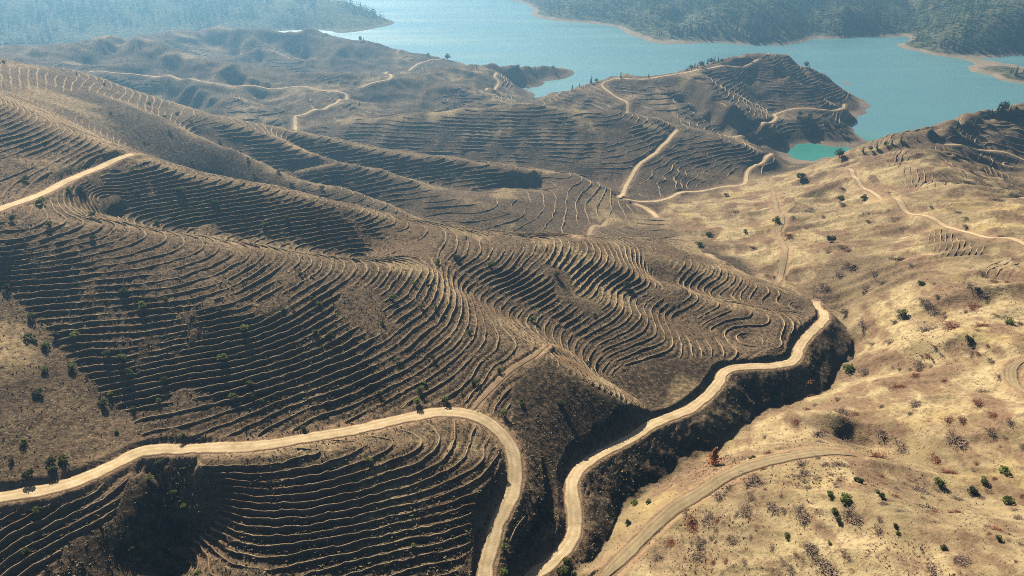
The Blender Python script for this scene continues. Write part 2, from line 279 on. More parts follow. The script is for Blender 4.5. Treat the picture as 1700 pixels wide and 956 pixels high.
# ---- roads: centre lines on the ground, cut and fill banks ----
ROADS=[ # name, half width, tone, label, photo line
 ('dirt_road',2.35,0,'wide pale dirt road sweeping around the terraced spur in the foreground',[(-60,838),(0,825),(100,808),(180,775),(240,748),(320,745),(420,740),(520,725),(600,712),(680,692),(740,683),(790,690),(825,712),(850,745),(857,790),(845,830),(825,870),(812,920),(806,956),(802,990)]),
 ('dirt_road',2.15,0,'pale dirt road winding along the dark bank above the stream bed',[(860,985),(885,956),(905,940),(940,905),(955,870),(950,820),(952,790),(985,760),(1050,725),(1090,700),(1150,675),(1190,640),(1210,612),(1280,605),(1318,597),(1330,570),(1365,535),(1368,520),(1355,500)]),
 ('dirt_track',1.95,1,'grey worn track climbing the dry grass slope in the near right corner',[(975,985),(1000,956),(1050,910),(1110,850),(1180,805),(1260,770),(1340,752),(1390,752),(1425,757)]),
 ('dirt_road',2.4,0,'pale dirt road cutting across the upper left terraces to a ridge top',[(-40,362),(0,345),(60,325),(110,300),(160,280),(195,262),(225,257)]),
 ('dirt_track',1.0,2,'faint brown track running uphill from the road bend across the terraced saddle',[(783,684),(812,648),(850,612),(885,590),(910,577)]),
 ('dirt_road',2.3,0,'pale dirt road descending the right edge of the dark central hill',[(1028,329),(1040,308),(1050,290),(1062,272),(1080,260),(1098,242),(1110,232),(1125,214)]),
 ('dirt_road',2.3,0,'dirt road running along the valley foot toward the green cove',[(1028,329),(1060,335),(1100,332),(1134,318),(1190,312),(1234,306),(1242,283),(1268,268),(1281,255)]),
 ('dirt_road',2.2,0,'pale road looping over the saddle at the left end of the peninsula',[(1040,187),(1042,178),(1035,166),(1015,155),(1002,145),(1001,138),(1040,130),(1090,128),(1150,118),(1200,108),(1260,97)]),
 ('dirt_road',2.1,0,'pale road winding across the terraced foot of the peninsula hill',[(1214,227),(1244,224),(1264,204),(1288,197),(1287,190),(1335,179),(1361,182),(1398,179),(1402,172)]),
 ('dirt_road',2.3,0,'long pale road contouring below the peak in the hazy left distance',[(145,119),(190,121),(250,126),(330,134),(400,142),(470,146),(520,146),(560,150),(576,158),(560,170),(520,182),(498,192),(490,202),(486,216)]),
 ('dirt_road',2.2,0,'short pale road between the hazy ridges beside the lake',[(600,146),(630,134),(650,127),(640,121),(690,108),(735,97)]),
 ('dirt_road',2.0,0,'short zigzag of pale road on the low headland beside the lake',[(806,150),(828,137),(821,128),(825,121)]),
 ('dirt_track',2.0,0,'straight tan track slanting down across the sunlit grass slope',[(1410,280),(1425,300),(1450,320),(1500,345),(1560,370),(1620,388),(1700,404),(1740,415)]),
 ('dirt_track',1.7,1,'narrow track climbing the middle of the dry grass slope',[(1283,312),(1288,335),(1298,365),(1292,385),(1302,410),(1300,440),(1292,472)]),
 ('dirt_road',2.1,0,'pale road crossing the terraced hill at the right edge above the lake',[(1552,236),(1600,240),(1650,250),(1700,266),(1740,280)]),
 ('dirt_road',2.8,0,'short pale spur of bare road at the valley junction',[(1050,337),(1066,342),(1080,350),(1092,362)]),
 ('dirt_track',1.6,1,'short track dropping off the small terraced spur in the middle distance',[(1012,364),(1000,376),(980,385),(955,393)]),
 ('dirt_track',1.8,1,'short pale road seen in the valley bottom between the spurs',[(1150,404),(1180,425),(1200,436)]),
 ('dirt_track',1.6,1,'thin pale road under the dark ridge in the left middle distance',[(490,284),(520,277),(556,272)]),
 ('dirt_track',2.0,1,'grey bend of track at the right edge of the grass slope',[(1720,590),(1690,600),(1678,620),(1690,645),(1720,660)]),
]
DROAD=np.full(Z.shape,99.0); ZROAD=np.zeros(Z.shape); HW=np.zeros(Z.shape)
def resample(pts,step):
    pts=np.array(pts,float); m=len(pts); out=[]
    ext=np.vstack([2*pts[0]-pts[1],pts,2*pts[-1]-pts[-2]])
    for q in range(m-1):
        p0,p1,p2,p3=ext[q:q+4]; L=np.hypot(*(p2-p1)[:2]); k=max(2,int(L/step))
        for t in np.arange(k)/k: out.append(0.5*(2*p1+(p2-p0)*t+(2*p0-5*p1+4*p2-p3)*t*t+(3*p1-p0-3*p2+p3)*t**3))
    out.append(pts[-1]); out=np.array(out)
    s=np.r_[0,np.cumsum(np.hypot(*np.diff(out[:,:2],axis=0).T))]; k=max(3,int(s[-1]/step)); t=np.linspace(0,s[-1],k)
    return np.stack([np.interp(t,s,out[:,c]) for c in range(out.shape[1])],1)
def smooth(a,k):
    k=min(k,len(a)//2*2-1); 
    if k<3: return a
    p=np.pad(a,(k//2,k//2),mode='edge'); return np.convolve(p,np.ones(k)/k,'valid')
ROADPATH=[]
for name,hw,tone,lab,px in ROADS:
    wpts=[hit(max(min(u,1790),-90),min(v,1010)) for u,v in px]
    dist=np.mean([q[1] for q in wpts]); step=1.0 if dist<260 else (1.6 if dist<500 else 3.0)
    path=resample(wpts,step)
    if dist>500: hw*=0.8
    # keep the line even where the ray grazes a crest
    path=np.stack([smooth(path[:,0],5),smooth(path[:,1],5)],1)
    zz=smooth(smooth(zat(path[:,0],path[:,1]),int(14/step)|1),int(9/step)|1)
    path=np.column_stack([path,np.maximum(zz,1.2)]); ROADPATH.append(path)
    fine=resample(path,min(step,0.9))
    for x,y,z in fine:
        r=math.hypot(x,y); Rw=13.0 if r<500 else 18.0
        ir=float(r_row(r)); dr=float(row_r(np.array(ir+1))-row_r(np.array(ir))); dc=r*2*float(amax(r))/(NC-1)
        jj=(float(th_s(math.atan2(x,y),r))*0.5+0.5)*(NC-1)
        a0,a1=max(0,int(ir-Rw/dr)),min(NR,int(ir+Rw/dr)+2); b0,b1=max(0,int(jj-Rw/dc)),min(NC,int(jj+Rw/dc)+2)
        if a1<=a0 or b1<=b0: continue
        d=np.hypot(X[a0:a1,b0:b1]-x,Y[a0:a1,b0:b1]-y); s=DROAD[a0:a1,b0:b1]; m=d<s
        s[m]=d[m]; ZROAD[a0:a1,b0:b1][m]=z; HW[a0:a1,b0:b1][m]=hw
near=DROAD<18
e=np.maximum(DROAD-(HW+0.45+0.0016*RAD),0)
bank=1.0+0.5*vnoise(X/5,Y/5,33)
Zr=np.clip(Z,ZROAD-0.16-e*0.75,ZROAD-0.16+e*bank)
Z=np.where(near,Zr,Z)
CUT=near&(np.abs(Z-Zr)<1e-6)&(e<4.5)
strm=near_lines(['stream']); dR2=near_lines(['R2'])
bk=blur(((REG==0)&(strm<dR2+4)&(strm<32)&(X>5)&(Y<340)).astype(float),4)*np.clip((DROAD-HW-1.0)/2.5,0,1)
Z=Z+bk*(ridged(X,Y,9,3,61)*0.9+fbm(X,Y,4,3,62)*0.7)
# slope of the smooth ground
dzi=np.gradient(Z,axis=0);dzj=np.gradient(Z,axis=1)
xi=np.gradient(X,axis=0);xj=np.gradient(X,axis=1);yi=np.gradient(Y,axis=0);yj=np.gradient(Y,axis=1); det=xi*yj-xj*yi
GXg=(dzi*yj-dzj*yi)/det; GYg=(xi*dzj-xj*dzi)/det
GXs,GYs=blur(GXg,4),blur(GYg,4); SLOPE=np.hypot(GXs,GYs)
# ---- which ground is terraced, and how close the steps are ----
def inpoly(poly,x,y):
    px=np.array([hit(u,v) for u,v in poly]); m=np.zeros(x.shape,bool)
    for (x0,y0),(x1,y1) in zip(px,np.roll(px,-1,0)):
        if y0==y1: continue
        c=((y0>y)!=(y1>y))&(x<(x1-x0)*(y-y0)/(y1-y0)+x0); m^=c
    return m
lab_dist=lambda names: None
DZ=np.zeros(Z.shape)
DZ[REG==0]=1.12
dS=near_lines(['S3','S4','S5','G34']); dM=near_lines(['S1','face','T','F1','fb','R1']); 
DZ[(REG==0)&(dS<dM)]=0.95
DZ[REG==1]=2.1; DZ[REG==2]=2.2; DZ[REG==3]=2.7; DZ[(REG==4)&(fbm(X,Y,120,2,77)>-0.2)]=2.6
BARE_POLYS=[ # untouched slopes: gully sides, the dark banks, the left shoulder
 [(0,470),(60,540),(130,620),(210,690),(240,740),(150,775),(0,815)],
 [(850,640),(905,600),(990,645),(1075,695),(1040,722),(960,775),(930,860),(880,900),(866,800),(850,730)],
 [(1080,600),(1200,596),(1185,640),(1090,690),(1000,625)],
 [(215,790),(285,765),(310,800),(305,956),(60,956),(130,915),(190,860)],
 [(820,800),(850,770),(850,850),(800,956),(760,956),(800,880)],
 [(140,150),(290,205),(400,260),(500,310),(560,335),(440,302),(330,288),(240,255),(150,200),(60,160)],
]
SHADEM=np.zeros(Z.shape,bool)  # near slopes whose black shade is painted into the ground colour
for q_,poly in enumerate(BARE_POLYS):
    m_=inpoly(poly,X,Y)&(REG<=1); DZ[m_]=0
    if q_>0: SHADEM|=m_
dRR=near_lines(['RR'])
DZ[(REG==5)&(dRR<24)&(Y>395)&(Y<610)&(Y-480>-(X-300)*3-60)]=1.5
DZ[(REG==5)&(X>325)&(Y>560)]=2.2
for poly,dz in (([(1640,430),(1700,425),(1700,460),(1620,462)],1.2),([(1530,392),(1560,376),(1640,405),(1630,430),(1560,425)],1.2)): DZ[inpoly(poly,X,Y)&(REG==5)]=dz
DZ[(SLOPE>0.95)|(SLOPE<0.06)|(Z<9)|(RAD>1330)]=0
DZ[(DROAD<HW+1.6)]=0
strm=near_lines(['stream']); dR2=near_lines(['R2']); DZ[(REG==0)&(strm<dR2+5)&(strm<30)&(X>5)]=0; DZ[(REG==0)&(dR2<5.5)]=0; SHADEM|=(REG==0)&(strm<dR2)&(strm<30)&(X>5)
drop=fbm(X,Y,26,3,71); DZ[(drop>0.5)]=0
ZT=ZS+fbm(X,Y,9,2,55)*0.13*np.clip(DZ,0,1.2)+fbm(X,Y,70,1,56)*0.8
TER=(DZ>0).astype(float)
PH=np.where(DZ>0,ZT/np.maximum(DZ,0.1),0); FR=PH-np.floor(PH)
off=FR*np.maximum(DZ,0.1)/np.maximum(SLOPE,0.05)         # horizontal distance uphill of the bank
trench=np.exp(-((off-1.25)/0.55)**2)*TER*np.clip((520-RAD)/200,0,1)
off2=(1-FR)*np.maximum(DZ,0.1)/np.maximum(SLOPE,0.05)
scoop=np.exp(-((off2-0.75)/0.45)**2)*TER*np.clip((520-RAD)/200,0,1)
ZG=Z-0.45*trench-0.3*scoop
# ================= helpers =================
def mesh_np(name,v,f,smooth_=True,mats=()):
    v=np.asarray(v,np.float32); f=np.asarray(f,np.int32); me=bpy.data.meshes.new(name); k=f.shape[1]
    me.vertices.add(len(v)); me.vertices.foreach_set('co',v.ravel())
    me.loops.add(f.size); me.loops.foreach_set('vertex_index',f.ravel())
    me.polygons.add(len(f)); me.polygons.foreach_set('loop_start',np.arange(0,f.size,k,dtype=np.int32))
    me.polygons.foreach_set('use_smooth',np.full(len(f),smooth_))
    for m in mats: me.materials.append(m)
    me.update(); me.validate(); return me
def attr(me,name,vals):
    a=me.attributes.new(name,'FLOAT','POINT'); a.data.foreach_set('value',np.asarray(vals,np.float32).ravel())
def link(name,data,parent=None,label=None,category=None,group=None,kind=None,loc=None):
    o=bpy.data.objects.new(name,data); COL.objects.link(o)
    if parent: o.parent=parent
    if label: o['label']=label
    if category: o['category']=category
    if group: o['group']=group
    if kind: o['kind']=kind
    if loc is not None: o.location=loc
    return o
class NT:
    def __init__(s,name):
        s.m=bpy.data.materials.new(name); s.m.use_nodes=True; s.t=s.m.node_tree; s.n=s.t.nodes; s.n.clear()
        s.out=s.n.new('ShaderNodeOutputMaterial')
    def new(s,t,**kw):
        q=s.n.new(t)
        for k,v in kw.items(): setattr(q,k,v)
        return q
    def l(s,a,b): s.t.links.new(a,b)
    def pos(s):
        if not hasattr(s,'_p'): s._p=s.new('ShaderNodeNewGeometry').outputs['Position']
        return s._p
    def noise(s,scale,detail=3,rough=0.55,vec=None,stretch=None):
        q=s.new('ShaderNodeTexNoise'); q.inputs['Scale'].default_value=scale; q.inputs['Detail'].default_value=detail; q.inputs['Roughness'].default_value=rough
        v=vec or s.pos()
        if stretch:
            mp=s.new('ShaderNodeMapping'); mp.inputs['Scale'].default_value=stretch; s.l(v,mp.inputs['Vector']); v=mp.outputs[0]
        s.l(v,q.inputs['Vector']); return q.outputs['Fac']
    def ramp(s,fac,a,b):
        q=s.new('ShaderNodeMapRange'); q.interpolation_type='SMOOTHSTEP'; q.inputs['From Min'].default_value=a;q.inputs['From Max'].default_value=b
        s.l(fac,q.inputs['Value']); return q.outputs[0]
    def mix(s,fac,a,b,mode='MIX'):
        q=s.new('ShaderNodeMix'); q.data_type='RGBA'; q.blend_type=mode
        for k,x in ((0,fac),(6,a),(7,b)):
            if isinstance(x,(int,float)): q.inputs[k].default_value=x
            elif isinstance(x,tuple): q.inputs[k].default_value=(*x,1)
            else: s.l(x,q.inputs[k])
        return q.outputs[2]
    def math(s,op,a,b=0.0):
        q=s.new('ShaderNodeMath'); q.operation=op
        for k,x in ((0,a),(1,b)):
            if isinstance(x,(int,float)): q.inputs[k].default_value=x
            else: s.l(x,q.inputs[k])
        return q.outputs[0]
    def at(s,name):
        q=s.new('ShaderNodeAttribute'); q.attribute_name=name; return q.outputs['Fac']
    def z(s):
        q=s.new('ShaderNodeSeparateXYZ'); s.l(s.pos(),q.inputs[0]); return q.outputs[2]
    def finish(s,col,rough=0.95,bump=None,dist=0.1,strength=1.0,spec=0.1,sub=None):
        b=s.new('ShaderNodeBsdfPrincipled')
        if isinstance(col,tuple): b.inputs['Base Color'].default_value=(*col,1)
        else: s.l(col,b.inputs['Base Color'])
        b.inputs['Roughness'].default_value=rough; b.inputs['Specular IOR Level'].default_value=spec
        if bump is not None:
            q=s.new('ShaderNodeBump'); q.inputs['Distance'].default_value=dist; q.inputs['Strength'].default_value=strength; s.l(bump,q.inputs['Height']); s.l(q.outputs[0],b.inputs['Normal'])
        s.l(b.outputs[0],s.out.inputs[0]); s.b=b; return s.m
# ================= materials =================
def mat_ground():
    t=NT('hill_ground')
    n40=t.noise(0.025,4,0.6); n8=t.noise(0.12,4,0.6); n2=t.noise(0.55,4,0.65); n05=t.noise(1.7,4,0.75)
    # burnt scrub: charcoal brown earth, grey stalks, dry straw
    c=t.mix(t.ramp(n2,0.34,0.66),(0.05,0.035,0.024),(0.19,0.132,0.082))
    c=t.mix(t.ramp(n05,0.5,0.66),c,(0.36,0.28,0.175))
    c=t.mix(t.math('MULTIPLY',t.ramp(n8,0.5,0.68),0.5),c,(0.19,0.142,0.09))
    c=t.mix(t.math('MULTIPLY',t.ramp(n40,0.5,0.68),0.45),c,(0.15,0.105,0.068))
    c=t.mix(t.math('MULTIPLY',t.ramp(n40,0.47,0.34),0.4),c,(0.055,0.04,0.03))
    c=t.mix(t.math('MULTIPLY',t.at('char_shade'),t.ramp(n2,0.75,0.35)),c,(0.028,0.022,0.018))  # painted shade on the near slopes, charred earth on the hills behind
    # dry grass slope
    g=t.mix(t.ramp(n8,0.38,0.62),(0.37,0.29,0.155),(0.50,0.40,0.22))
    g=t.mix(t.math('MULTIPLY',t.ramp(n40,0.52,0.66),0.75),g,(0.44,0.335,0.14))
    g=t.mix(t.math('MULTIPLY',t.ramp(n2,0.47,0.66),0.85),g,(0.225,0.15,0.09))
    br=t.noise(0.06,5,0.65,stretch=(1,0.6,1))
    g=t.mix(t.math('MULTIPLY',t.ramp(br,0.465,0.57),0.9),g,t.mix(t.ramp(n2,0.4,0.6),(0.17,0.10,0.065),(0.26,0.18,0.11)))
    g=t.mix(t.math('MULTIPLY',t.ramp(t.noise(0.045,5,0.7),0.56,0.66),0.55),g,(0.22,0.19,0.095))
    g=t.mix(t.math('MULTIPLY',t.ramp(t.noise(0.075,4,0.7),0.62,0.70),0.6),g,(0.24,0.125,0.075))
    g=t.mix(t.math('MULTIPLY',t.ramp(n05,0.52,0.72),0.6),g,(0.2,0.135,0.085))
    c=t.mix(t.at('grass'),c,g)
    # forest floor and bare soil
    c=t.mix(t.at('wood'),c,t.mix(t.ramp(n8,0.4,0.65),(0.05,0.07,0.03),(0.20,0.18,0.11)))
    bare=t.math('MULTIPLY',t.at('bare'),t.ramp(n2,0.25,0.6))
    c=t.mix(bare,c,t.mix(n05,(0.24,0.145,0.085),(0.42,0.30,0.18)))
    c=t.mix(t.at('straw'),c,t.mix(t.ramp(n2,0.35,0.65),(0.24,0.175,0.10),(0.48,0.365,0.20)))  # dry straw patches, plus sunlight painted along the ridge crests
    # drawdown band round the lake
    zz=t.math('ADD',t.z(),t.math('MULTIPLY',n40,-3.4))
    sh=t.math('MULTIPLY',t.at('sand'),t.math('SUBTRACT',1.0,t.ramp(zz,0.6,2.4)))
    c=t.mix(sh,c,t.mix(n8,(0.36,0.27,0.19),(0.52,0.41,0.30)))
    h=t.math('ADD',t.math('MULTIPLY',n2,0.8),t.math('MULTIPLY',n05,0.35))
    return t.finish(c,0.97,h,0.9,0.75,0.05)
def mat_bank():
    t=NT('terrace_earth')
    n2=t.noise(0.5,4,0.6); n05=t.noise(2.5,3,0.7); n20=t.noise(0.05,3,0.5)
    c=t.mix(t.ramp(n2,0.35,0.65),(0.31,0.225,0.13),(0.50,0.39,0.24))
    c=t.mix(t.math('MULTIPLY',t.ramp(n20,0.45,0.65),0.65),c,(0.20,0.105,0.062))
    c=t.mix(t.ramp(n05,0.5,0.75),c,(0.13,0.085,0.055))
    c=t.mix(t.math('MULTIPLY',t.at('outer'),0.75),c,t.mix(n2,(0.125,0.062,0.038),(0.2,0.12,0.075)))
    return t.finish(c,0.97,n05,0.3,0.8,0.05)
def mat_road(name,a,b,rut):
    t=NT(name); u=t.at('across'); n=t.noise(0.35,4,0.6); nf=t.noise(2.5,3,0.7)
    c=t.mix(t.ramp(n,0.3,0.7),a,b)
    d1=t.math('ABSOLUTE',t.math('SUBTRACT',t.math('ABSOLUTE',u),0.45)); r=t.math('SUBTRACT',1.0,t.ramp(d1,0.05,0.2))
    c=t.mix(t.math('MULTIPLY',r,t.math('MULTIPLY',nf,0.9)),c,rut)
    c=t.mix(t.math('MULTIPLY',t.ramp(nf,0.5,0.75),0.6),c,tuple(x*0.5 for x in a))
    c=t.mix(t.math('MULTIPLY',t.ramp(t.noise(0.09,4,0.65),0.5,0.68),0.45),c,tuple(x*0.62 for x in a))
    e=t.ramp(t.math('ADD',t.math('ABSOLUTE',u),t.math('MULTIPLY',nf,0.35)),0.98,1.2)
    c=t.mix(e,c,(0.24,0.16,0.095))
    return t.finish(c,0.95,nf,0.12,0.6,0.05)
def mat_leaf(name,a,b,trans=0.4):
    t=NT(name); oi=t.new('ShaderNodeObjectInfo'); n=t.noise(0.9,2)
    c=t.mix(n,a,b); hsv=t.new('ShaderNodeHueSaturation'); t.l(c,hsv.inputs['Color'])
    q=t.new('ShaderNodeMapRange'); q.inputs['To Min'].default_value=0.65;q.inputs['To Max'].default_value=1.35; t.l(oi.outputs['Random'],q.inputs['Value']); t.l(q.outputs[0],hsv.inputs['Value'])
    m=t.finish(hsv.outputs[0],0.8,spec=0.15)
    tr=t.new('ShaderNodeBsdfTranslucent'); t.l(hsv.outputs[0],tr.inputs[0]); mx=t.new('ShaderNodeMixShader'); mx.inputs[0].default_value=trans
    t.l(t.b.outputs[0],mx.inputs[1]);t.l(tr.outputs[0],mx.inputs[2]);t.l(mx.outputs[0],t.out.inputs[0]); return m
def mat_plain(name,a,b,sc=1.5,rough=0.95):
    t=NT(name); n=t.noise(sc,3); return t.finish(t.mix(t.ramp(n,0.35,0.65),a,b),rough,n,0.05,0.5,0.05)
def mat_water():
    t=NT('lake_water'); sp=t.new('ShaderNodeSeparateXYZ'); t.l(t.pos(),sp.inputs[0])
    n=t.noise(0.0025,3,0.5,stretch=(1,0.5,1))
    c=t.mix(t.ramp(n,0.3,0.7),(0.13,0.30,0.33),(0.16,0.345,0.37))
    # green shallow water in the cove
    dx=t.math('SUBTRACT',sp.outputs[0],365.0); dy=t.math('SUBTRACT',sp.outputs[1],835.0)
    dd=t.math('SQRT',t.math('ADD',t.math('MULTIPLY',dx,dx),t.math('MULTIPLY',dy,dy)))
    c=t.mix(t.math('SUBTRACT',1.0,t.ramp(dd,30.0,130.0)),c,(0.05,0.27,0.215))
    w1=t.noise(0.35,3,0.6,stretch=(1,0.6,1)); streak=t.noise(0.006,4,0.6,stretch=(0.35,2.2,1))
    h=t.math('MULTIPLY',w1,t.math('ADD',0.15,t.math('MULTIPLY',t.ramp(streak,0.4,0.7),1.3)))
    m=t.finish(c,0.14,h,0.5,0.3,0.5); rg=t.new('ShaderNodeMapRange'); rg.inputs['From Min'].default_value=0.35; rg.inputs['From Max'].default_value=0.68; rg.inputs['To Min'].default_value=0.2; rg.inputs['To Max'].default_value=0.5; t.l(streak,rg.inputs['Value']); t.l(rg.outputs[0],t.b.inputs['Roughness']); t.b.inputs['IOR'].default_value=1.33
    return m
M_GROUND=mat_ground(); M_BANK=mat_bank(); M_WATER=mat_water()
M_ROAD=[mat_road('dirt_road',(0.50,0.385,0.22),(0.66,0.52,0.325),(0.42,0.315,0.175)),mat_road('worn_track',(0.33,0.26,0.155),(0.43,0.335,0.195),(0.26,0.2,0.12)),mat_road('earth_track',(0.2,0.14,0.088),(0.31,0.225,0.14),(0.17,0.115,0.07))]
M_LEAF=mat_leaf('shrub_leaf',(0.11,0.15,0.035),(0.23,0.25,0.075)); M_LEAF2=mat_leaf('olive_leaf',(0.06,0.075,0.035),(0.11,0.12,0.055))
M_PINE=mat_leaf('pine_needles',(0.045,0.075,0.028),(0.10,0.135,0.05),0.3); M_FOREST=mat_leaf('forest_needles',(0.04,0.07,0.028),(0.10,0.13,0.045),0.2)
M_BARK=mat_plain('bark',(0.09,0.06,0.04),(0.17,0.12,0.08)); M_TWIG=mat_plain('dead_twig',(0.26,0.18,0.13),(0.40,0.30,0.215)); M_RUST=mat_leaf('rusty_leaf',(0.42,0.15,0.07),(0.56,0.25,0.12),0.4)
M_REDTWIG=mat_plain('red_twig',(0.27,0.105,0.065),(0.38,0.19,0.115))
M_SCRUB=mat_plain('dry_scrub',(0.075,0.058,0.042),(0.25,0.195,0.125),0.35); M_STRAW=mat_plain('dry_straw',(0.26,0.185,0.10),(0.46,0.35,0.19),0.35); M_STONE=mat_plain('pale_stone',(0.26,0.22,0.17),(0.48,0.43,0.36),0.8)
# ================= ground =================
GR=(REG==5).astype(float)
gl=np.clip((strm-3)/10,0,1)
GRASS=np.clip(GR*np.clip(0.4+gl,0,1),0,1)
rrb=(REG==5)&(X>325)&(Y>560)
GRASS=np.where(rrb,0.25,GRASS)
for poly in ([(1335,475),(1395,418),(1480,428),(1525,455),(1450,500),(1375,512)],[(1530,388),(1580,378),(1650,400),(1640,432),(1560,428)],[(1300,700),(1380,690),(1440,735),(1420,745)]): GRASS=np.where(inpoly(poly,X,Y),GRASS*0.3,GRASS)
GRASS=GRASS*(1-0.36*np.clip((fbm(X*0.7,Y,30,4,111)-0.06)*4.5,0,1)); GRASS=blur(GRASS,3)
WOOD=blur((REG>=6).astype(float),2)
cutA=blur(np.where((DROAD<HW+4.0)&(RAD<1300),np.clip((HW+4.0-DROAD)/3.0,0,1),0.0),1)
crest=np.zeros(Z.shape)
dcr=near_lines(['L2','S1','S4','S5','L1','L1b','L1c','L1d','M1','Pcr','Q1','Q3','Q3s','F1','T'])
crest=np.clip(1-dcr/(4+RAD*0.012),0,1)*np.clip(0.35+fbm(X,Y,20,3,44)*1.2,0,1)  # sunlit ridge tops, painted in as a lighter colour
patch=np.clip((fbm(X,Y,38,4,101)-0.22)*4,0,1)*0.6
STRAW_LIT=np.clip(crest*0.9+patch*(REG<5),0,1)*(REG<5)
CHAR=np.maximum(blur(SHADEM.astype(float),4)*0.85,by_region([0,0.2,0.5,0.4,0.45,0,0,0]))  # shade painted on near slopes; real charring on the farther hills
SAND=blur(np.choose(REG,[0.6,0.5,0.6,0.5,0.25,0.8,0.2,0.7]).astype(float),2)
REGNAMES=[('terraced_hillside','brown terraced hillside filling the left and centre foreground, crossed by dirt roads','hillside'),
 ('ridge_hillside','dark ridge with descending spurs in the left middle distance','hillside'),
 ('terraced_hill','broad dark terraced hill in the centre below the lake','hill'),
 ('peninsula','terraced peninsula hill jutting into the blue lake','peninsula'),
 ('hazy_hill','hazy blue brown hills in the upper left before the lake','hill'),
 ('grass_slope','sunlit golden dry grass slope on the right side','hillside'),
 ('forest_hill','hazy forested hill across the water at upper left','hill'),
 ('forest_shore','forested far shore with tan banks at upper right','hill')]
idx=np.arange(NR*NC).reshape(NR,NC)
quads=np.stack([idx[:-1,:-1],idx[:-1,1:],idx[1:,1:],idx[1:,:-1]],-1)     # seen from above: counter-clockwise
VV=np.stack([X,Y,ZG],-1).reshape(-1,3)
# smooth normals of the whole sheet so the pieces join without a seam
di=np.stack([np.gradient(X,axis=0),np.gradient(Y,axis=0),np.gradient(ZG,axis=0)],-1); dj=np.stack([np.gradient(X,axis=1),np.gradient(Y,axis=1),np.gradient(ZG,axis=1)],-1)
NRM=np.cross(dj,di); NRM/=np.linalg.norm(NRM,axis=-1,keepdims=True); NRM=NRM.reshape(-1,3)
fr=REG[:-1,:-1]
GROUND=[]
for k,(nm,lab,cat) in enumerate(REGNAMES):
    f=quads[fr==k].reshape(-1,4)
    u,inv=np.unique(f,return_inverse=True); f=inv.reshape(-1,4)
    me=mesh_np(nm,VV[u],f[:,::-1] if False else f,True,[M_GROUND])
    for a,arr in (('grass',GRASS),('wood',WOOD),('bare',cutA),('straw',STRAW_LIT),('sand',SAND),('char_shade',CHAR)): attr(me,a,arr.ravel()[u])
    me.normals_split_custom_set_from_vertices(NRM[u].tolist())
    GROUND.append(link(nm,me,None,lab,cat,kind='structure'))
# ================= lake =================
lv=[(-4000,500,0),(4000,500,0),(4000,5000,0),(-4000,5000,0)]
link('lake',mesh_np('lake',[(-3400,700,0),(3400,700,0),(3400,4200,0),(-3400,4200,0)],[(0,1,2,3)],False,[M_WATER]),None,'calm blue green reservoir lake behind the hills','lake',kind='structure')
# ================= roads =================
for (name,hw,tone,lab,px),path in zip(ROADS,ROADPATH):
    if path[:,1].mean()>500: hw*=0.8
    m=len(path); tx=np.gradient(path[:,0]);ty=np.gradient(path[:,1]); L=np.hypot(tx,ty)+1e-9; nx,ny=ty/L,-tx/L
    prof=[(-1.18,-0.22),(-1.0,0.0),(-0.62,0.03),(-0.45,-0.03),(-0.2,0.05),(0.2,0.05),(0.45,-0.03),(0.62,0.03),(1.0,0.0),(1.18,-0.22)]
    wj=1+0.38*fbm(path[:,0]*1.0+hw*50,path[:,1],7,4,int(hw*10),0.7); wk=1+0.38*fbm(path[:,0]*1.0-hw*70,path[:,1],7,4,int(hw*10)+3,0.7)
    if tone>0:
        tp=np.clip(np.minimum(np.arange(m)+1,(np.arange(m)[::-1]))*np.mean(L)/14,0.05,1); wj=wj*tp; wk=wk*tp
    v=[]
    for o,h in prof:
        w=hw*np.where(o<0,wj,wk)*o
        x=path[:,0]+nx*w; y=path[:,1]+ny*w
        z=path[:,2]+h
        if abs(o)>1.1: z=np.minimum(z,zat(x,y)-0.1)
        v.append(np.stack([x,y,z],1))
    K=len(prof); V=np.stack(v,1).reshape(-1,3); q=np.arange(m*K).reshape(m,K)
    f=np.stack([q[:-1,:-1],q[:-1,1:],q[1:,1:],q[1:,:-1]],-1).reshape(-1,4)[:,::-1]
    me=mesh_np(name,V,f,True,[M_ROAD[tone]]); attr(me,'across',np.tile([p[0] for p in prof],m))
    link(name,me,None,lab,'road' if name=='dirt_road' else 'track',kind='structure')
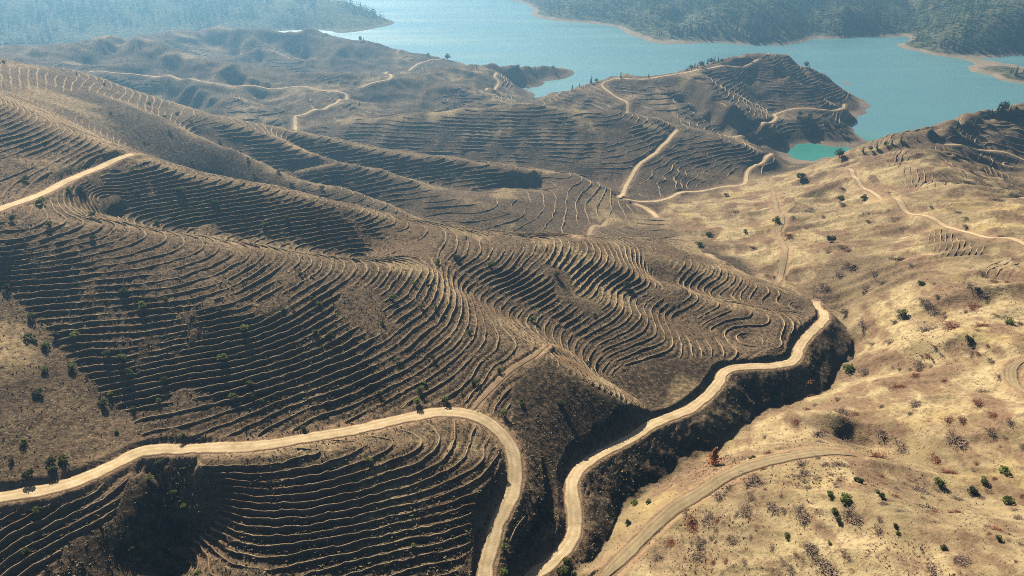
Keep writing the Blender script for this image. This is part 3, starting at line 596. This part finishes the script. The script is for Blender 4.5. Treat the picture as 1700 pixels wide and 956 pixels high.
# ================= terrace banks =================
def contour_lines():
    k=np.floor(PH).astype(np.int64); act=DZ>0
    segs={}
    H_ok=act[:,:-1]&act[:,1:]&(np.abs(DZ[:,:-1]-DZ[:,1:])<1e-6)&(np.abs(k[:,:-1]-k[:,1:])==1)
    V_ok=act[:-1]&act[1:]&(np.abs(DZ[:-1]-DZ[1:])<1e-6)&(np.abs(k[:-1]-k[1:])==1)
    lh=np.maximum(k[:,:-1],k[:,1:]); lv_=np.maximum(k[:-1],k[1:])
    with np.errstate(divide='ignore',invalid='ignore'):
        th=(lh-PH[:,:-1])/(PH[:,1:]-PH[:,:-1]); tv=(lv_-PH[:-1])/(PH[1:]-PH[:-1])
    hx=X[:,:-1]+(X[:,1:]-X[:,:-1])*th; hy=Y[:,:-1]+(Y[:,1:]-Y[:,:-1])*th
    vx=X[:-1]+(X[1:]-X[:-1])*tv; vy=Y[:-1]+(Y[1:]-Y[:-1])*tv
    nH=NR*(NC-1)
    hid=np.arange(nH).reshape(NR,NC-1); vid=nH+np.arange((NR-1)*NC).reshape(NR-1,NC)
    E=[(H_ok[:-1],hid[:-1],lh[:-1]),(H_ok[1:],hid[1:],lh[1:]),(V_ok[:,:-1],vid[:,:-1],lv_[:,:-1]),(V_ok[:,1:],vid[:,1:],lv_[:,1:])]
    A=[];B=[]
    cnt=sum(e[0].astype(int) for e in E)
    for a in range(4):
        for b in range(a+1,4):
            m=E[a][0]&E[b][0]&(E[a][2]==E[b][2])&(cnt==2)
            A.append(E[a][1][m]);B.append(E[b][1][m])
    A=np.concatenate(A);B=np.concatenate(B)
    nb={}
    for a,b in zip(A.tolist(),B.tolist()):
        nb.setdefault(a,[]).append(b); nb.setdefault(b,[]).append(a)
    PX=np.concatenate([hx.ravel(),vx.ravel()]);PY=np.concatenate([hy.ravel(),vy.ravel()])
    seen=set(); out=[]
    def walk(s):
        ch=[s];seen.add(s);cur=s
        while True:
            nx_=[q for q in nb[cur] if q not in seen]
            if not nx_: return ch
            cur=nx_[0];seen.add(cur);ch.append(cur)
    for s in [q for q in nb if len(nb[q])==1]+list(nb):
        if s not in seen:
            c=walk(s)
            if len(c)>6: out.append(np.stack([PX[c],PY[c]],1))
    return out
banks=[]
for ln in contour_lines():
    d=np.hypot(*np.diff(ln,axis=0).T); Ltot=d.sum(); rad=np.hypot(*ln.mean(0))
    if Ltot<4+0.018*rad: continue
    s=np.r_[0,np.cumsum(d)]; step=0.55+0.0034*rad if rad<450 else 2.0+0.002*rad
    k=max(4,int(Ltot/step)); t=np.linspace(0,Ltot,k); w=max(3,int(1.6/step)|1)
    x=smooth(np.interp(t,s,ln[:,0]),w);y=smooth(np.interp(t,s,ln[:,1]),w)
    banks.append((Ltot/rad,rad,x,y))
banks.sort(key=lambda b:-b[0])
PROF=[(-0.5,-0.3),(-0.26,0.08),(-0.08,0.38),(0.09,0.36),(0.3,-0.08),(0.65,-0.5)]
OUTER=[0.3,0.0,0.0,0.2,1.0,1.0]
bank_cnt={}; rest={}
for size,rad,x,y in banks:
    gx,gy=look(x,y,GXs),look(x,y,GYs); g=np.hypot(gx,gy)+1e-6; ux,uy=-gx/g,-gy/g     # downhill
    ux=smooth(ux,5);uy=smooth(uy,5); nn=np.hypot(ux,uy)+1e-6;ux/=nn;uy/=nn
    big=1.0 if rad<330 else 1.0+min(1.15,(rad-330)/480)
    hj=np.clip(0.42+1.0*vnoise(x/1.1,y/1.1,201)*(1+0.8*fbm(x,y,14,2,202))+1.0*fbm(x,y,11,2,205),-0.35,1.8)*big; oj=(vnoise(x/2.1,y/2.1,203)-0.5)*0.5
    taper=np.minimum(1,np.minimum(np.arange(len(x)),np.arange(len(x))[::-1])/4+0.15); hj=hj*taper
    V=[]
    for (o,h) in PROF:
        o2=(o*(0.75+0.25*np.maximum(hj,0))+oj)*big; xx=x+ux*o2; yy=y+uy*o2
        V.append(np.stack([xx,yy,zat(xx,yy)+np.where(hj>0,h*(hj if h>0 else 1),-0.3)+(vnoise(xx/0.6,yy/0.6,204)-0.5)*0.24],1))
    K=len(PROF); V=np.stack(V,1).reshape(-1,3); q=np.arange(len(x)*K).reshape(-1,K)
    f=np.stack([q[:-1,:-1],q[:-1,1:],q[1:,1:],q[1:,:-1]],-1).reshape(-1,4)
    # make faces point up
    a=V[f[0]]; 
    if np.cross(a[1]-a[0],a[3]-a[0])[2]<0: f=f[:,::-1]
    rg=int(REG[int(np.clip(r_row(np.hypot(x.mean(),y.mean())),0,NR-1)),int(np.clip((float(th_s(math.atan2(x.mean(),y.mean()),np.hypot(x.mean(),y.mean())))*0.5+0.5)*(NC-1),0,NC-1))])
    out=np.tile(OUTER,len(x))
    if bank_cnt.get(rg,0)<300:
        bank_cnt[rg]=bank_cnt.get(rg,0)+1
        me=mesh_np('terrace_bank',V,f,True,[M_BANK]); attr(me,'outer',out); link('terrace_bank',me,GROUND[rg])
    else: rest.setdefault(rg,[]).append((V,f,out))
def joined(parts):
    vs=[];fs=[];n0=0
    for p in parts: vs.append(p[0]);fs.append(p[1]+n0);n0+=len(p[0])
    return np.concatenate(vs),np.concatenate(fs)
for rg,ps in rest.items():
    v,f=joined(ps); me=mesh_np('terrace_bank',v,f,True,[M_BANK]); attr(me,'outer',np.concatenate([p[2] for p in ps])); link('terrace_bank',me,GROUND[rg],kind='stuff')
print('banks',len(banks),bank_cnt,{k:len(v) for k,v in rest.items()})
# ================= haze =================
hz=NT('haze_air'); pv=hz.new('ShaderNodeVolumePrincipled'); pv.inputs['Color'].default_value=(0.31,0.66,1.0,1); pv.inputs['Density'].default_value=0.00034; pv.inputs['Anisotropy'].default_value=0.70
hz.l(pv.outputs[0],hz.out.inputs['Volume'])
x0,x1,y0,y1,z0,z1=-3450,3450,-250,4250,-60,285
hv=[(x0,y0,z0),(x1,y0,z0),(x1,y1,z0),(x0,y1,z0),(x0,y0,z1),(x1,y0,z1),(x1,y1,z1),(x0,y1,z1)]
link('haze',mesh_np('haze',hv,[(0,3,2,1),(4,5,6,7),(0,1,5,4),(1,2,6,5),(2,3,7,6),(3,0,4,7)],False,[hz.m]),None,'thin blue haze in the air over the valley and lake','haze',kind='stuff')
# ================= plants =================
def leaf_cloud(nl,rx,rz,cz,leaf,seed,shell=0.55,lumps=5):
    """irregular crown: small leaf faces gathered in clumps through the crown's volume"""
    g=np.random.default_rng(seed)
    d=g.normal(size=(lumps,3)); d/=np.linalg.norm(d,axis=1,keepdims=True); cen=d*np.array([rx,rx,rz])*g.uniform(0.25,0.62,(lumps,1)); cr=g.uniform(0.38,0.62,lumps)
    k=g.integers(0,lumps,nl); q=g.normal(size=(nl,3)); q/=np.linalg.norm(q,axis=1,keepdims=True)
    p=cen[k]+q*np.array([rx,rx,rz])*(cr[k]*g.uniform(shell,1,nl)**0.6)[:,None]; p[:,2]+=cz
    p[:,2]=np.maximum(p[:,2],0.04)
    a=g.normal(size=(nl,3)); a/=np.linalg.norm(a,axis=1,keepdims=True); b=np.cross(a,g.normal(size=(nl,3))); b/=np.linalg.norm(b,axis=1,keepdims=True)
    s=leaf*g.uniform(0.6,1.3,(nl,1))
    V=np.stack([p-a*s,p+b*s*0.7,p+a*s,p-b*s*0.7],1).reshape(-1,3)
    return V,np.arange(nl*4).reshape(-1,4)
def stem_mesh(h,r,seed,forks=4):
    g=np.random.default_rng(seed); V=[];F=[]
    def limb(p,q,r0,r1):
        p=np.array(p);q=np.array(q); d=q-p; d/=np.linalg.norm(d); a=np.cross(d,[0.3,0.9,0.1]);a/=np.linalg.norm(a);b=np.cross(d,a); n0=len(V)
        for c,rr in ((p,r0),(q,r1)):
            for k in range(5): V.append(c+rr*(a*math.cos(k*1.2566)+b*math.sin(k*1.2566)))
        for k in range(5): F.append((n0+k,n0+(k+1)%5,n0+5+(k+1)%5,n0+5+k))
    limb((0,0,-0.4),(g.normal()*0.03*h,g.normal()*0.03*h,h*0.55),r,r*0.6)
    for k in range(forks):
        an=k*6.283/forks+g.uniform(0,1); limb((0,0,h*g.uniform(0.25,0.5)),(math.cos(an)*h*0.35,math.sin(an)*h*0.35,h*g.uniform(0.6,0.9)),r*0.55,r*0.2)
    return np.array(V),np.array(F)
def pine_cloud(tiers,br,h,w,seed,base=0.12,droop=0.25):
    g=np.random.default_rng(seed); V=[];F=[]
    for i in range(tiers):
        f=i/(tiers-1); z=h*(base+(0.93-base)*f); R=w*(1-f)**0.75*g.uniform(0.8,1.1)+0.05*w
        for k in range(br):
            if g.random()<0.08: continue
            an=k*6.283/br+i*0.9+g.uniform(-.3,.3); L=R*g.uniform(0.65,1.15); c,s=math.cos(an),math.sin(an); hw=L*0.36+0.05*w; zz=z+g.uniform(-.03,.03)*h
            n0=len(V); V+= [(0,0,zz+0.07*h),(c*L*.6-s*hw,s*L*.6+c*hw,zz-droop*L*.35),(c*L,s*L,zz-droop*L*0.8),(c*L*.6+s*hw,s*L*.6-c*hw,zz-droop*L*.35)]; F.append((n0,n0+1,n0+2,n0+3))
    n0=len(V); V+=[(-.06*w,0,h*.88),(.06*w,0,h*.88),(0,.05*w,h),(0,-.05*w,h*.88)]; F.append((n0,n0+1,n0+2,n0+3))
    return np.array(V),np.array(F)
def twig_dome(nt,seed):
    """low dead bush: many thin crooked sticks over an uneven patch"""
    g=np.random.default_rng(seed); lump=g.normal(0,0.24,(5,2)); k=g.integers(0,5,nt)
    root=np.column_stack([lump[k]+g.normal(0,0.2,(nt,2)),np.full(nt,-0.06)]); root[:,:2]*=np.array([1.0,0.75])
    th=g.uniform(0,6.283,nt); el=g.uniform(0.1,1.2,nt); L=g.uniform(0.18,0.5,nt)
    d=np.stack([np.cos(th)*np.cos(el),np.sin(th)*np.cos(el),np.sin(el)*0.8],1); tip=root+d*L[:,None]+np.array([0,0,0.06])
    side=np.cross(d,g.normal(size=(nt,3))); side/=np.linalg.norm(side,axis=1,keepdims=True); mid=(root+tip)/2+g.normal(0,0.03,(nt,3))
    V=np.stack([root-side*0.011,mid+side*0.018,tip,mid-side*0.018],1).reshape(-1,3)
    return V,np.arange(nt*4).reshape(-1,4)
def mk(name,vf,mat): return mesh_np(name,vf[0],vf[1],False,[mat])
SHRUB=[(mk('foliage',leaf_cloud(260,0.5,0.42,0.42,0.085,s),M_LEAF if s%3 else M_LEAF2),mk('stem',stem_mesh(0.55,0.035,s),M_BARK)) for s in range(6)]
PINE=[(mk('crown',pine_cloud(9,8,1.0,0.2+0.03*(s%3),s,0.16),M_PINE),mk('trunk',stem_mesh(1.5,0.022,s,0),M_BARK)) for s in range(5)]
ROUND=[(mk('crown',leaf_cloud(420,0.42,0.40,0.55,0.06,20+s,0.5,8),M_PINE),mk('trunk',stem_mesh(0.7,0.035,20+s),M_BARK)) for s in range(3)]
DEAD=[(mk('branches',twig_dome(420,40+s),M_REDTWIG if s in (3,4) else M_TWIG),) for s in range(5)]
def plant(name,proto,x,y,size,label,cat,group,tall=1.0,part=('foliage','stem')):
    for _ in range(12):
        if look(x,y,DROAD)>look(x,y,HW)+1.0: break
        y+=0.9; x-=0.3
    z=float(zat(x,y)); root=link(name,None,None,label,cat,group,loc=(x,y,z-0.03*size)); root.rotation_euler=(0,0,random.uniform(0,6.28)); root.scale=(size,size,size*tall); root.empty_display_size=0.2
    for me,nm in zip(proto,part): link(nm,me,root)
    return root
def slant(x,y): return math.sqrt(x*x+y*y+(CAMH-float(zat(x,y)))**2)
def where(u,v):
    for (x0,y0,x1,y1,l) in PLACES:
        if x0<=u<x1 and y0<=v<y1: return l
    return 'on the hillside'
PLACES=[(0,460,160,640,'in the gully left of the terraces'),(0,640,230,800,'on the bare left shoulder'),(0,740,330,960,'below the road at lower left'),
 (840,590,1130,700,'on the dark nose between the roads'),(840,740,1000,960,'on the bank between the roads'),(1000,800,1100,900,'beside the stream bed'),
 (560,690,840,960,'on the near terraces under the road bend'),(230,560,840,690,'on the lower rows of the main terraces'),(160,440,560,560,'on the middle of the main terraces'),
 (560,430,1120,600,'on the curving terraces right of centre'),(0,290,760,440,'on the upper terraces behind the spur'),(0,100,620,300,'along the dark upper left spur'),
 (1130,280,1700,460,'on the upper grass slope'),(1360,460,1700,720,'on the middle grass slope'),(1100,720,1700,960,'on the near right grass knoll')]
GREEN=[(12,474,14),(53,524,14),(48,556,14),(57,565,10),(75,572,16),(125,553,17),(94,554,13),(121,606,15),(75,613,13),(205,483,18),(237,506,17),(203,592,17),(178,583,17),(368,592,22),(404,542,19),(272,629,14),(215,617,17),(415,633,13),(548,556,16),(523,549,13),(470,513,9),(487,510,9),(530,503,12),(518,494,10),(132,314,16),(142,321,13),(299,314,17),(356,334,14),(260,366,10),(68,334,17),(20,362,13),(153,355,13),(82,371,13),(155,393,12),(228,316,8),(439,371,13),(530,368,10),(477,360,9),(498,453,10),(363,512,10),(274,494,9),
(688,469,12),(709,465,14),(652,492,17),(699,506,12),(759,425,16),(727,433,13),(816,437,16),(588,430,11),(720,592,12),(661,594,12),(780,549,12),(830,617,13),(788,631,16),(1040,471,19),(923,455,14),(884,528,14),(976,601,13),(724,510,10),(635,535,10),(987,521,9),(773,392,8),(706,634,10),
(62,649,17),(264,663,11),(222,676,11),(171,666,17),(182,653,11),(390,656,17),(418,656,12),(435,664,8),(303,723,12),(85,763,16),(107,760,19),(89,776,14),(47,785,18),(40,731,14),(62,845,15),(266,765,16),(249,793,14),(288,817,11),(278,909,16),(286,950,15),(296,882,9),(218,910,13),(305,840,11),(328,952,13),(20,763,9),(194,716,9),(43,914,11),(504,708,14),
(738,660,16),(692,664,18),(632,651,12),(697,646,16),(614,761,14),(831,768,11),(838,907,16),(835,947,18),(995,761,11),(938,944,24),(942,930,16),(1042,867,13),(1052,833,16),(1076,832,12),(932,669,17),(865,664,15),(687,904,11),(642,937,12),(836,684,17),
(1403,827,24),(1465,823,13),(1457,815,9),(1306,887,14),(1392,864,14),(1385,847,12),(1378,820,14),(1485,872,10),(1490,884,9),(1377,900,8),(1613,813,17),(1673,830,19),(1556,797,19),(1425,795,16),(1666,778,17),(1633,797,14),(1566,907,12),(1658,892,12),(1260,773,8),(1266,770,8),
(1499,520,17),(1675,533,17),(1178,389,18),(1159,403,16),(1394,327,15),(1380,396,17),(1298,369,16),(1433,327,12),(1607,563,16),(1406,610,22),(1527,469,12),(1622,478,9),(1237,383,9),(1205,323,9),(1330,291,17),
(283,219,8),(274,192,8),(294,187,9),(248,171,8),(318,201,7),(365,234,8),(423,289,10),(412,264,9),(485,304,10),(505,315,11),(535,311,9),(462,284,9),(321,268,8),(219,279,9),(298,314,9),(115,316,14),(137,311,13),(43,296,12),(184,187,7),(174,140,7),(75,236,9),(240,235,7)]
ORD='leftmost second third fourth fifth sixth seventh eighth ninth tenth eleventh twelfth thirteenth fourteenth fifteenth sixteenth seventeenth eighteenth nineteenth twentieth'.split()
def ordinal(items,key):
    """which one it is, counted from the left among the like things at one place"""
    out={}
    for k,it in enumerate(items): out.setdefault(key(it),[]).append(k)
    res={}
    for g_,ks in out.items():
        ks.sort(key=lambda k:(items[k][0],items[k][1])); n_=len(ks)
        for r_,k in enumerate(ks):
            if n_==1: res[k]='only'
            elif r_==n_-1: res[k]='rightmost'
            elif r_<len(ORD): res[k]=ORD[r_] if r_==0 else ORD[r_]+' from left'
            else: res[k]=ORD[min(n_-1-r_,19)]+' from right'
    return res
go=ordinal(GREEN,lambda q:where(q[0],q[1]))
for k,(u,v,w) in enumerate(GREEN):
    x,y=hit(u,v+w*0.3); s=w*slant(x,y)/FPX*0.95
    wh=where(u,v); plant('green_shrub',SHRUB[k%6],x,y,s,'green shrub, %s one %s'%(go[k],wh),'shrub','green shrubs '+wh,random.uniform(0.65,0.95))
# dead brush on the grass slope
DEADPX=[(1261,807,34),(1198,827,26),(1331,793,28),(1395,773,24),(1338,770,25),(1341,850,32),(1422,853,30),(1248,850,28),(1291,840,24),(1465,880,28),(1529,817,22),(1539,843,26),(1552,868,16),(1554,944,30),(1375,934,38),(1355,910,24),(1412,924,22),(1154,864,-28),(1184,867,28),(1167,927,36),(1224,897,32),(1278,753,-18),(1326,700,-22),(1368,723,24),(1579,700,-22),(1603,698,-20),(1629,669,-22),(1636,651,18),(1656,690,-18),(1683,703,20),(1529,673,22),(1499,644,-20),(1505,740,36),(1599,730,36),(1562,766,-24),(1582,787,-22),(1455,760,-28),(1395,686,22),(1653,720,20),(1609,934,26),
(1625,510,-28),(1586,545,-32),(1557,517,24),(1543,549,28),(1543,501,20),(1614,478,20),(1533,609,24),(1639,542,-22),(1454,453,24),(1376,478,28),(1419,442,30),(1362,499,20),(1500,431,24),(1315,391,-18),(1251,410,-16),(1348,350,16),(1226,353,14),(1408,517,20),(1433,535,18),(1440,480,26),(1400,460,26),(1470,470,22),(1690,640,20),(1650,600,18),(1480,570,20),(1440,620,20),(1340,630,-18),(1420,690,-20),(1470,720,24),(1100,930,22),(1120,900,-18)]
def dead(u,v,w,lab,grp):
    x,y=hit(u,v)
    if y>900 or float(zat(x,y))<3: return
    red=w<0; s=abs(w)*slant(x,y)/FPX*1.0
    n_=max(1,int(round(abs(w)/11))) 
    plant('dead_shrub',DEAD[random.choice((3,4) if red else (0,1,2))],x,y,s,lab,'shrub',grp,random.uniform(0.32,0.52),('branches',))
do_=ordinal(DEADPX,lambda q:(q[2]<0,where(q[0],q[1])))
for k,(u,v,w) in enumerate(DEADPX):
    wh=where(u,v); col='rusty red' if w<0 else 'grey brown'
    dead(u,v,w,'broad %s dead shrub, %s one %s'%(col,do_[k],wh),'broad %s dead shrubs %s'%(col,wh))
placed=0
while placed<170:
    u=random.uniform(1120,1700); v=random.uniform(300,950)
    if v<480 and u<1290+0.2*(480-v): continue
    if u<1400-(v-560)*0.95 and v>480: continue
    x,y=hit(u,v)
    if look(x,y,GR)<0.5 or look(x,y,DROAD)<4 or fbm(np.array(x),np.array(y),22,3,300)<-0.05: continue
    w=random.choice((-1,1,1,1))*random.uniform(7,15); wh=where(u,v); col='rusty red' if w<0 else 'bare grey brown'
    dead(u,v,w,'small %s dead shrub %s'%(col,wh),'small %s dead shrubs %s'%(col,wh)); placed+=1
# the rust coloured tree by the stream
x,y=hit(1184,772); s=35*slant(x,y)/FPX
rt=link('rusty_tree',None,None,'bright rust red tree standing alone beside the dark stream bank','tree',loc=(x,y,float(zat(x,y))-0.1)); rt.scale=(s,s,s)
gq=np.random.default_rng(77); hh=gq.uniform(0.06,1.0,900)**0.9; an=gq.uniform(0,6.283,900); rr=(0.46*(1-hh)+0.03)*gq.uniform(0.25,1.1,900)*(0.75+0.35*np.sin(hh*26+an*2)); pc=np.stack([rr*np.cos(an),rr*np.sin(an),hh],1)
aa=gq.normal(size=(900,3))*0.026; bb=gq.normal(size=(900,3))*0.02; link('crown',mk('crown',(np.stack([pc-aa,pc+bb,pc+aa,pc-bb],1).reshape(-1,3),np.arange(3600).reshape(-1,4)),M_RUST),rt); link('trunk',mk('trunk',stem_mesh(0.9,0.03,77),M_BARK),rt)
# pines along the crests and by the cove
PINES=[(665,77,10,0),(676,81,8,0),(684,82,9,0),(689,83,11,0),(696,86,8,0),(599,67,7,0),(604,68,6,0),(645,76,6,0),(743,98,9,0),(763,102,6,0),(770,104,5,0),(711,92,5,0),
 (888,114,6,1),(893,114,5,1),(918,114,6,1),(791,112,6,1),(850,113,5,1),(860,112,6,1),
 (981,138,12,2),(1032,129,9,2),(940,149,7,2),(950,148,8,2),(1078,129,6,2),(990,135,6,2),(962,143,6,2),
 (1140,116,6,3),(1147,114,7,3),(1153,112,8,3),(1158,112,7,3),(1163,110,9,3),(1168,108,8,3),(1174,106,9,3),(1180,104,8,3),(1186,103,9,3),(1192,102,8,3),(1198,103,6,3),(1244,97,6,3),(1290,95,6,3),(1338,110,8,3),(1343,114,7,3),(1275,96,5,3),
 (1393,260,13,5),(1305,257,11,5),(1312,256,8,5),
 (1663,186,15,6),(1676,186,10,6),(1684,186,9,6),(1633,200,10,6),(1619,206,12,6),(1587,215,13,6),(1603,210,9,6),(1645,190,8,6),(1655,187,13,6),(1610,208,8,6),(1495,234,9,7),(1455,246,10,7),(1470,241,7,7),(1480,239,8,7),(1432,251,8,7),(1445,249,7,7),(1522,231,6,7),
 (0,106,9,8),(8,106,6,8),(232,74,7,9),(128,122,5,8)]
PLAB=['on the hazy ridge beside the lake','on the low headland tip in the lake','on the crest left of the peninsula road','along the top of the terraced peninsula','','by the green cove','on the ridge at the right edge above the lake','on the grass ridge before the lake','on the crest at the left edge','on the pointed hazy peak']
po_=ordinal([(q[0],q[1],q[3]) for q in PINES],lambda q:q[2])
for k,(u,v,h,c) in enumerate(PINES):
    x,y=hit(u,v+1.5)
    if float(zat(x,y))<1.5: continue
    s=h*slant(x,y)/FPX*1.25
    rd=k%3==2; plant('pine_tree',(ROUND[k%3] if rd else PINE[k%5]),x,y,s,('bushy' if rd else 'slender')+' pine, %s one '%po_[k]+PLAB[c],'tree','pine trees '+PLAB[c],1.0,('crown','trunk'))
for k in range(34):   # wooded slope by the cove
    u=random.uniform(1322,1405); v=188+ (u-1322)*0.25+random.uniform(0,30)
    x,y=hit(u,v)
    if float(zat(x,y))<3.5: continue
    s=random.uniform(7,11)*slant(x,y)/FPX; plant('cove_tree',ROUND[k%3],x,y,s,'round green tree in the small wood above the cove','tree','trees of the small wood above the cove',1.0,('crown','trunk'))
# ---- forest on the far shores ----
def clear_of_frame(x,y,z):
    dep=y*CP-(z-CAMH)*SP; u=CX+FPX*x/dep; v=CY-FPX*(y*SP+(z-CAMH)*CP)/dep; return u,v
cand=[]
N=52000
fx=rng.uniform(-1500,1350,N); fy=rng.uniform(1180,2500,N); fz=zat(fx,fy); rg_=np.round(look(fx,fy,(REG>=6).astype(float)))
uu,vv=clear_of_frame(fx,fy,fz); dens=fbm(fx,fy,90,4,400); lim=np.where(fx>0,4.6,3.0)+3.0*vnoise(fx/40,fy/40,401)
gap=fbm(fx,fy,35,3,402)
ok=(rg_>0.5)&(gap>np.where(fx>0,-0.33,-0.08))&(fz>lim)&(uu>-60)&(uu<1760)&(vv>-22)&(dens>np.where(fx>0,-0.6,-0.3))
fx,fy,fz,uu,vv=fx[ok],fy[ok],fz[ok],uu[ok],vv[ok]
sel=rng.permutation(len(fx))[:12000]; fx,fy,fz,uu,vv=fx[sel],fy[sel],fz[sel],uu[sel],vv[sel]
order=np.argsort(np.hypot(fx,fy)+ (vv<0)*900+((uu<0)|(uu>1700))*900)
for k in order[:290]:
    lab='on the near forested shore at the right edge' if fx[k]>0 else 'on the hazy forested hill at upper left'
    plant('shore_pine',PINE[int(k)%5],float(fx[k]),float(fy[k]),random.uniform(10,17),'dark green pine '+lab,'tree','pines '+lab,1.0,('crown','trunk'))
def mat_tone(name,stops):
    t=NT(name); q=t.new('ShaderNodeValToRGB'); e=q.color_ramp.elements; e[0].position=stops[0][0];e[0].color=(*stops[0][1],1);e[1].position=stops[-1][0];e[1].color=(*stops[-1][1],1)
    for p,c in stops[1:-1]: el=e.new(p); el.color=(*c,1)
    t.l(t.at('tone'),q.inputs[0]); return t.finish(q.outputs[0],0.95,spec=0.05)
M_FT=mat_tone('forest_tree',[(0,(0.018,0.042,0.014)),(0.5,(0.045,0.095,0.028)),(0.85,(0.10,0.165,0.045)),(1,(0.2,0.24,0.085))])
FT=[pine_cloud(4,4,1.0,0.26,60+s,0.08) for s in range(5)]
for side,nm,lab in ((0,'forest','dense pine forest covering the far shore hills at upper right'),(1,'forest','sparse hazy pine forest covering the hill at upper left')):
    vs=[];fs=[];tn=[];n0=0
    for k in order[290:]:
        if (fx[k]<=0)!=(side==1): continue
        V,F=FT[int(k)%5]; h=random.uniform(10,21); tn.append(np.full(len(V),random.random())); a=random.uniform(0,6.28); c,s=math.cos(a)*h,math.sin(a)*h
        vs.append(np.stack([V[:,0]*c-V[:,1]*s+fx[k],V[:,0]*s+V[:,1]*c+fy[k],V[:,2]*h+fz[k]-0.3],1)); fs.append(F+n0); n0+=len(V)
    me=mesh_np(nm,np.concatenate(vs),np.concatenate(fs),False,[M_FT]); attr(me,'tone',np.concatenate(tn)); link(nm,me,None,lab,'forest',kind='stuff')
# ---- low scrub, straw and stones: too many to count ----
def tufts(n,mask_,seed,blades,hmin,hmax,k1,flat=0.6):
    g=np.random.default_rng(seed); i=g.uniform(2,NR1*0.93,n); j=g.uniform(2,NC-3,n)
    m=mask_(i,j); i,j=i[m],j[m]; x,y=grid_xy(i,j); z=zat(x,y); r=np.hypot(x,y); n=len(x)
    s=np.maximum(g.uniform(hmin,hmax,n)**1.0,g.uniform(0.5,1.4,n)*k1*r)
    th=g.uniform(0,6.283,(n,blades)); el=g.uniform(0.35,1.3,(n,blades)); L=s[:,None]*g.uniform(0.6,1.2,(n,blades))
    b=np.stack([x,y,z-0.05],1)[:,None,:]; d=np.stack([np.cos(th)*np.cos(el),np.sin(th)*np.cos(el),np.sin(el)*flat],-1)*L[...,None]
    sd=np.stack([-np.sin(th),np.cos(th),np.zeros_like(th)],-1)*(0.28*s[:,None,None])
    V=np.stack([b-sd,b+d*1.0,b+sd],2).reshape(-1,3); tone=np.repeat(g.random(n),blades*3)
    return V,np.arange(n*blades*3).reshape(-1,3),tone
M_T1=mat_tone('scrub_tuft',[(0,(0.03,0.024,0.02)),(0.3,(0.09,0.065,0.045)),(0.55,(0.19,0.14,0.09)),(0.78,(0.34,0.265,0.165)),(0.92,(0.15,0.16,0.06)),(1,(0.42,0.34,0.22))])
M_T2=mat_tone('straw_tuft',[(0,(0.15,0.095,0.06)),(0.3,(0.26,0.18,0.105)),(0.6,(0.45,0.34,0.19)),(0.9,(0.52,0.40,0.22)),(1,(0.22,0.2,0.09))])
def idx_(A,i,j): return A[np.round(i).astype(int),np.round(j).astype(int)]
def on_scrub(i,j):
    return (idx_(GR,i,j)<0.5)&(idx_(REG,i,j)<6)&(idx_(DROAD,i,j)>idx_(HW,i,j)+0.7)&(idx_(Z,i,j)>6)&(idx_(fbm(X,Y,30,3,500),i,j)>rng.uniform(-0.75,0.2,len(i)))
def on_grass(i,j):
    return (idx_(GR,i,j)>0.5)&(idx_(DROAD,i,j)>idx_(HW,i,j)+0.5)&(idx_(Z,i,j)>5)&(idx_(fbm(X,Y,24,4,501),i,j)>rng.uniform(-0.5,0.5,len(i)))
V,F,T=tufts(112000,on_scrub,1,4,0.35,0.85,0.0011); me=mesh_np('dry_scrub',V,F,False,[M_T1]); attr(me,'tone',T); link('dry_scrub',me,None,'low charred scrub and dry stalks covering the terraced hills','scrub',kind='stuff')
V,F,T=tufts(60000,on_grass,2,4,0.25,0.6,0.0008,0.8); me=mesh_np('dry_grass',V,F,False,[M_T2]); attr(me,'tone',T); link('dry_grass',me,None,'dry straw tufts and low brush on the sunlit right slope','grass',kind='stuff')
def on_brush(i,j):
    return (idx_(GR,i,j)>0.5)&(idx_(DROAD,i,j)>idx_(HW,i,j)+0.8)&(idx_(Z,i,j)>6)&(idx_(fbm(X,Y*0.8,17,4,502),i,j)>0.16+rng.uniform(0,0.12,len(i)))
M_T3=mat_tone('brush_tuft',[(0,(0.10,0.06,0.045)),(0.4,(0.18,0.115,0.08)),(0.75,(0.25,0.17,0.115)),(0.9,(0.30,0.13,0.08)),(1,(0.36,0.16,0.09))])
V,F,T=tufts(75000,on_brush,3,6,0.3,0.75,0.0009,0.7); me=mesh_np('dead_brush',V,F,False,[M_T3]); attr(me,'tone',T); link('dead_brush',me,None,'brown and reddish dead brush in patches over the grass slope','brush',kind='stuff')
# stones
def stones(n,seed):
    g=np.random.default_rng(seed); i=g.uniform(2,NR1*0.72,n); j=g.uniform(2,NC-3,n); m=(idx_(DROAD,i,j)>idx_(HW,i,j)+0.4)&(idx_(Z,i,j)>6)&(idx_(fbm(X,Y,18,3,600),i,j)>g.uniform(-0.3,0.5,n)); i,j=i[m],j[m]
    x,y=grid_xy(i,j); z=zat(x,y); r=np.hypot(x,y); n=len(x); s=g.uniform(0.08,0.2,n)+0.0007*r*g.random(n)**2
    o=np.array([(1,0,0),(0,1,0),(-1,0,0),(0,-1,0),(0,0,.8),(0,0,-.8)],float); V=(o[None]*g.uniform(0.6,1.3,(n,6,1)))*s[:,None,None]+np.stack([x,y,z+0.04],1)[:,None]
    f=np.array([(0,1,4),(1,2,4),(2,3,4),(3,0,4),(1,0,5),(2,1,5),(3,2,5),(0,3,5)]); F=(f[None]+np.arange(n)[:,None,None]*6).reshape(-1,3)
    return V.reshape(-1,3),F
V,F=stones(24000,9); link('stones',mesh_np('stones',V,F,False,[M_STONE]),None,'scattered pale stones lying over the slopes','stones',kind='stuff')
tot=sum(len(o.data.loops)-2*len(o.data.polygons) for o in SC.objects if o.type=='MESH'); print('triangles',tot)
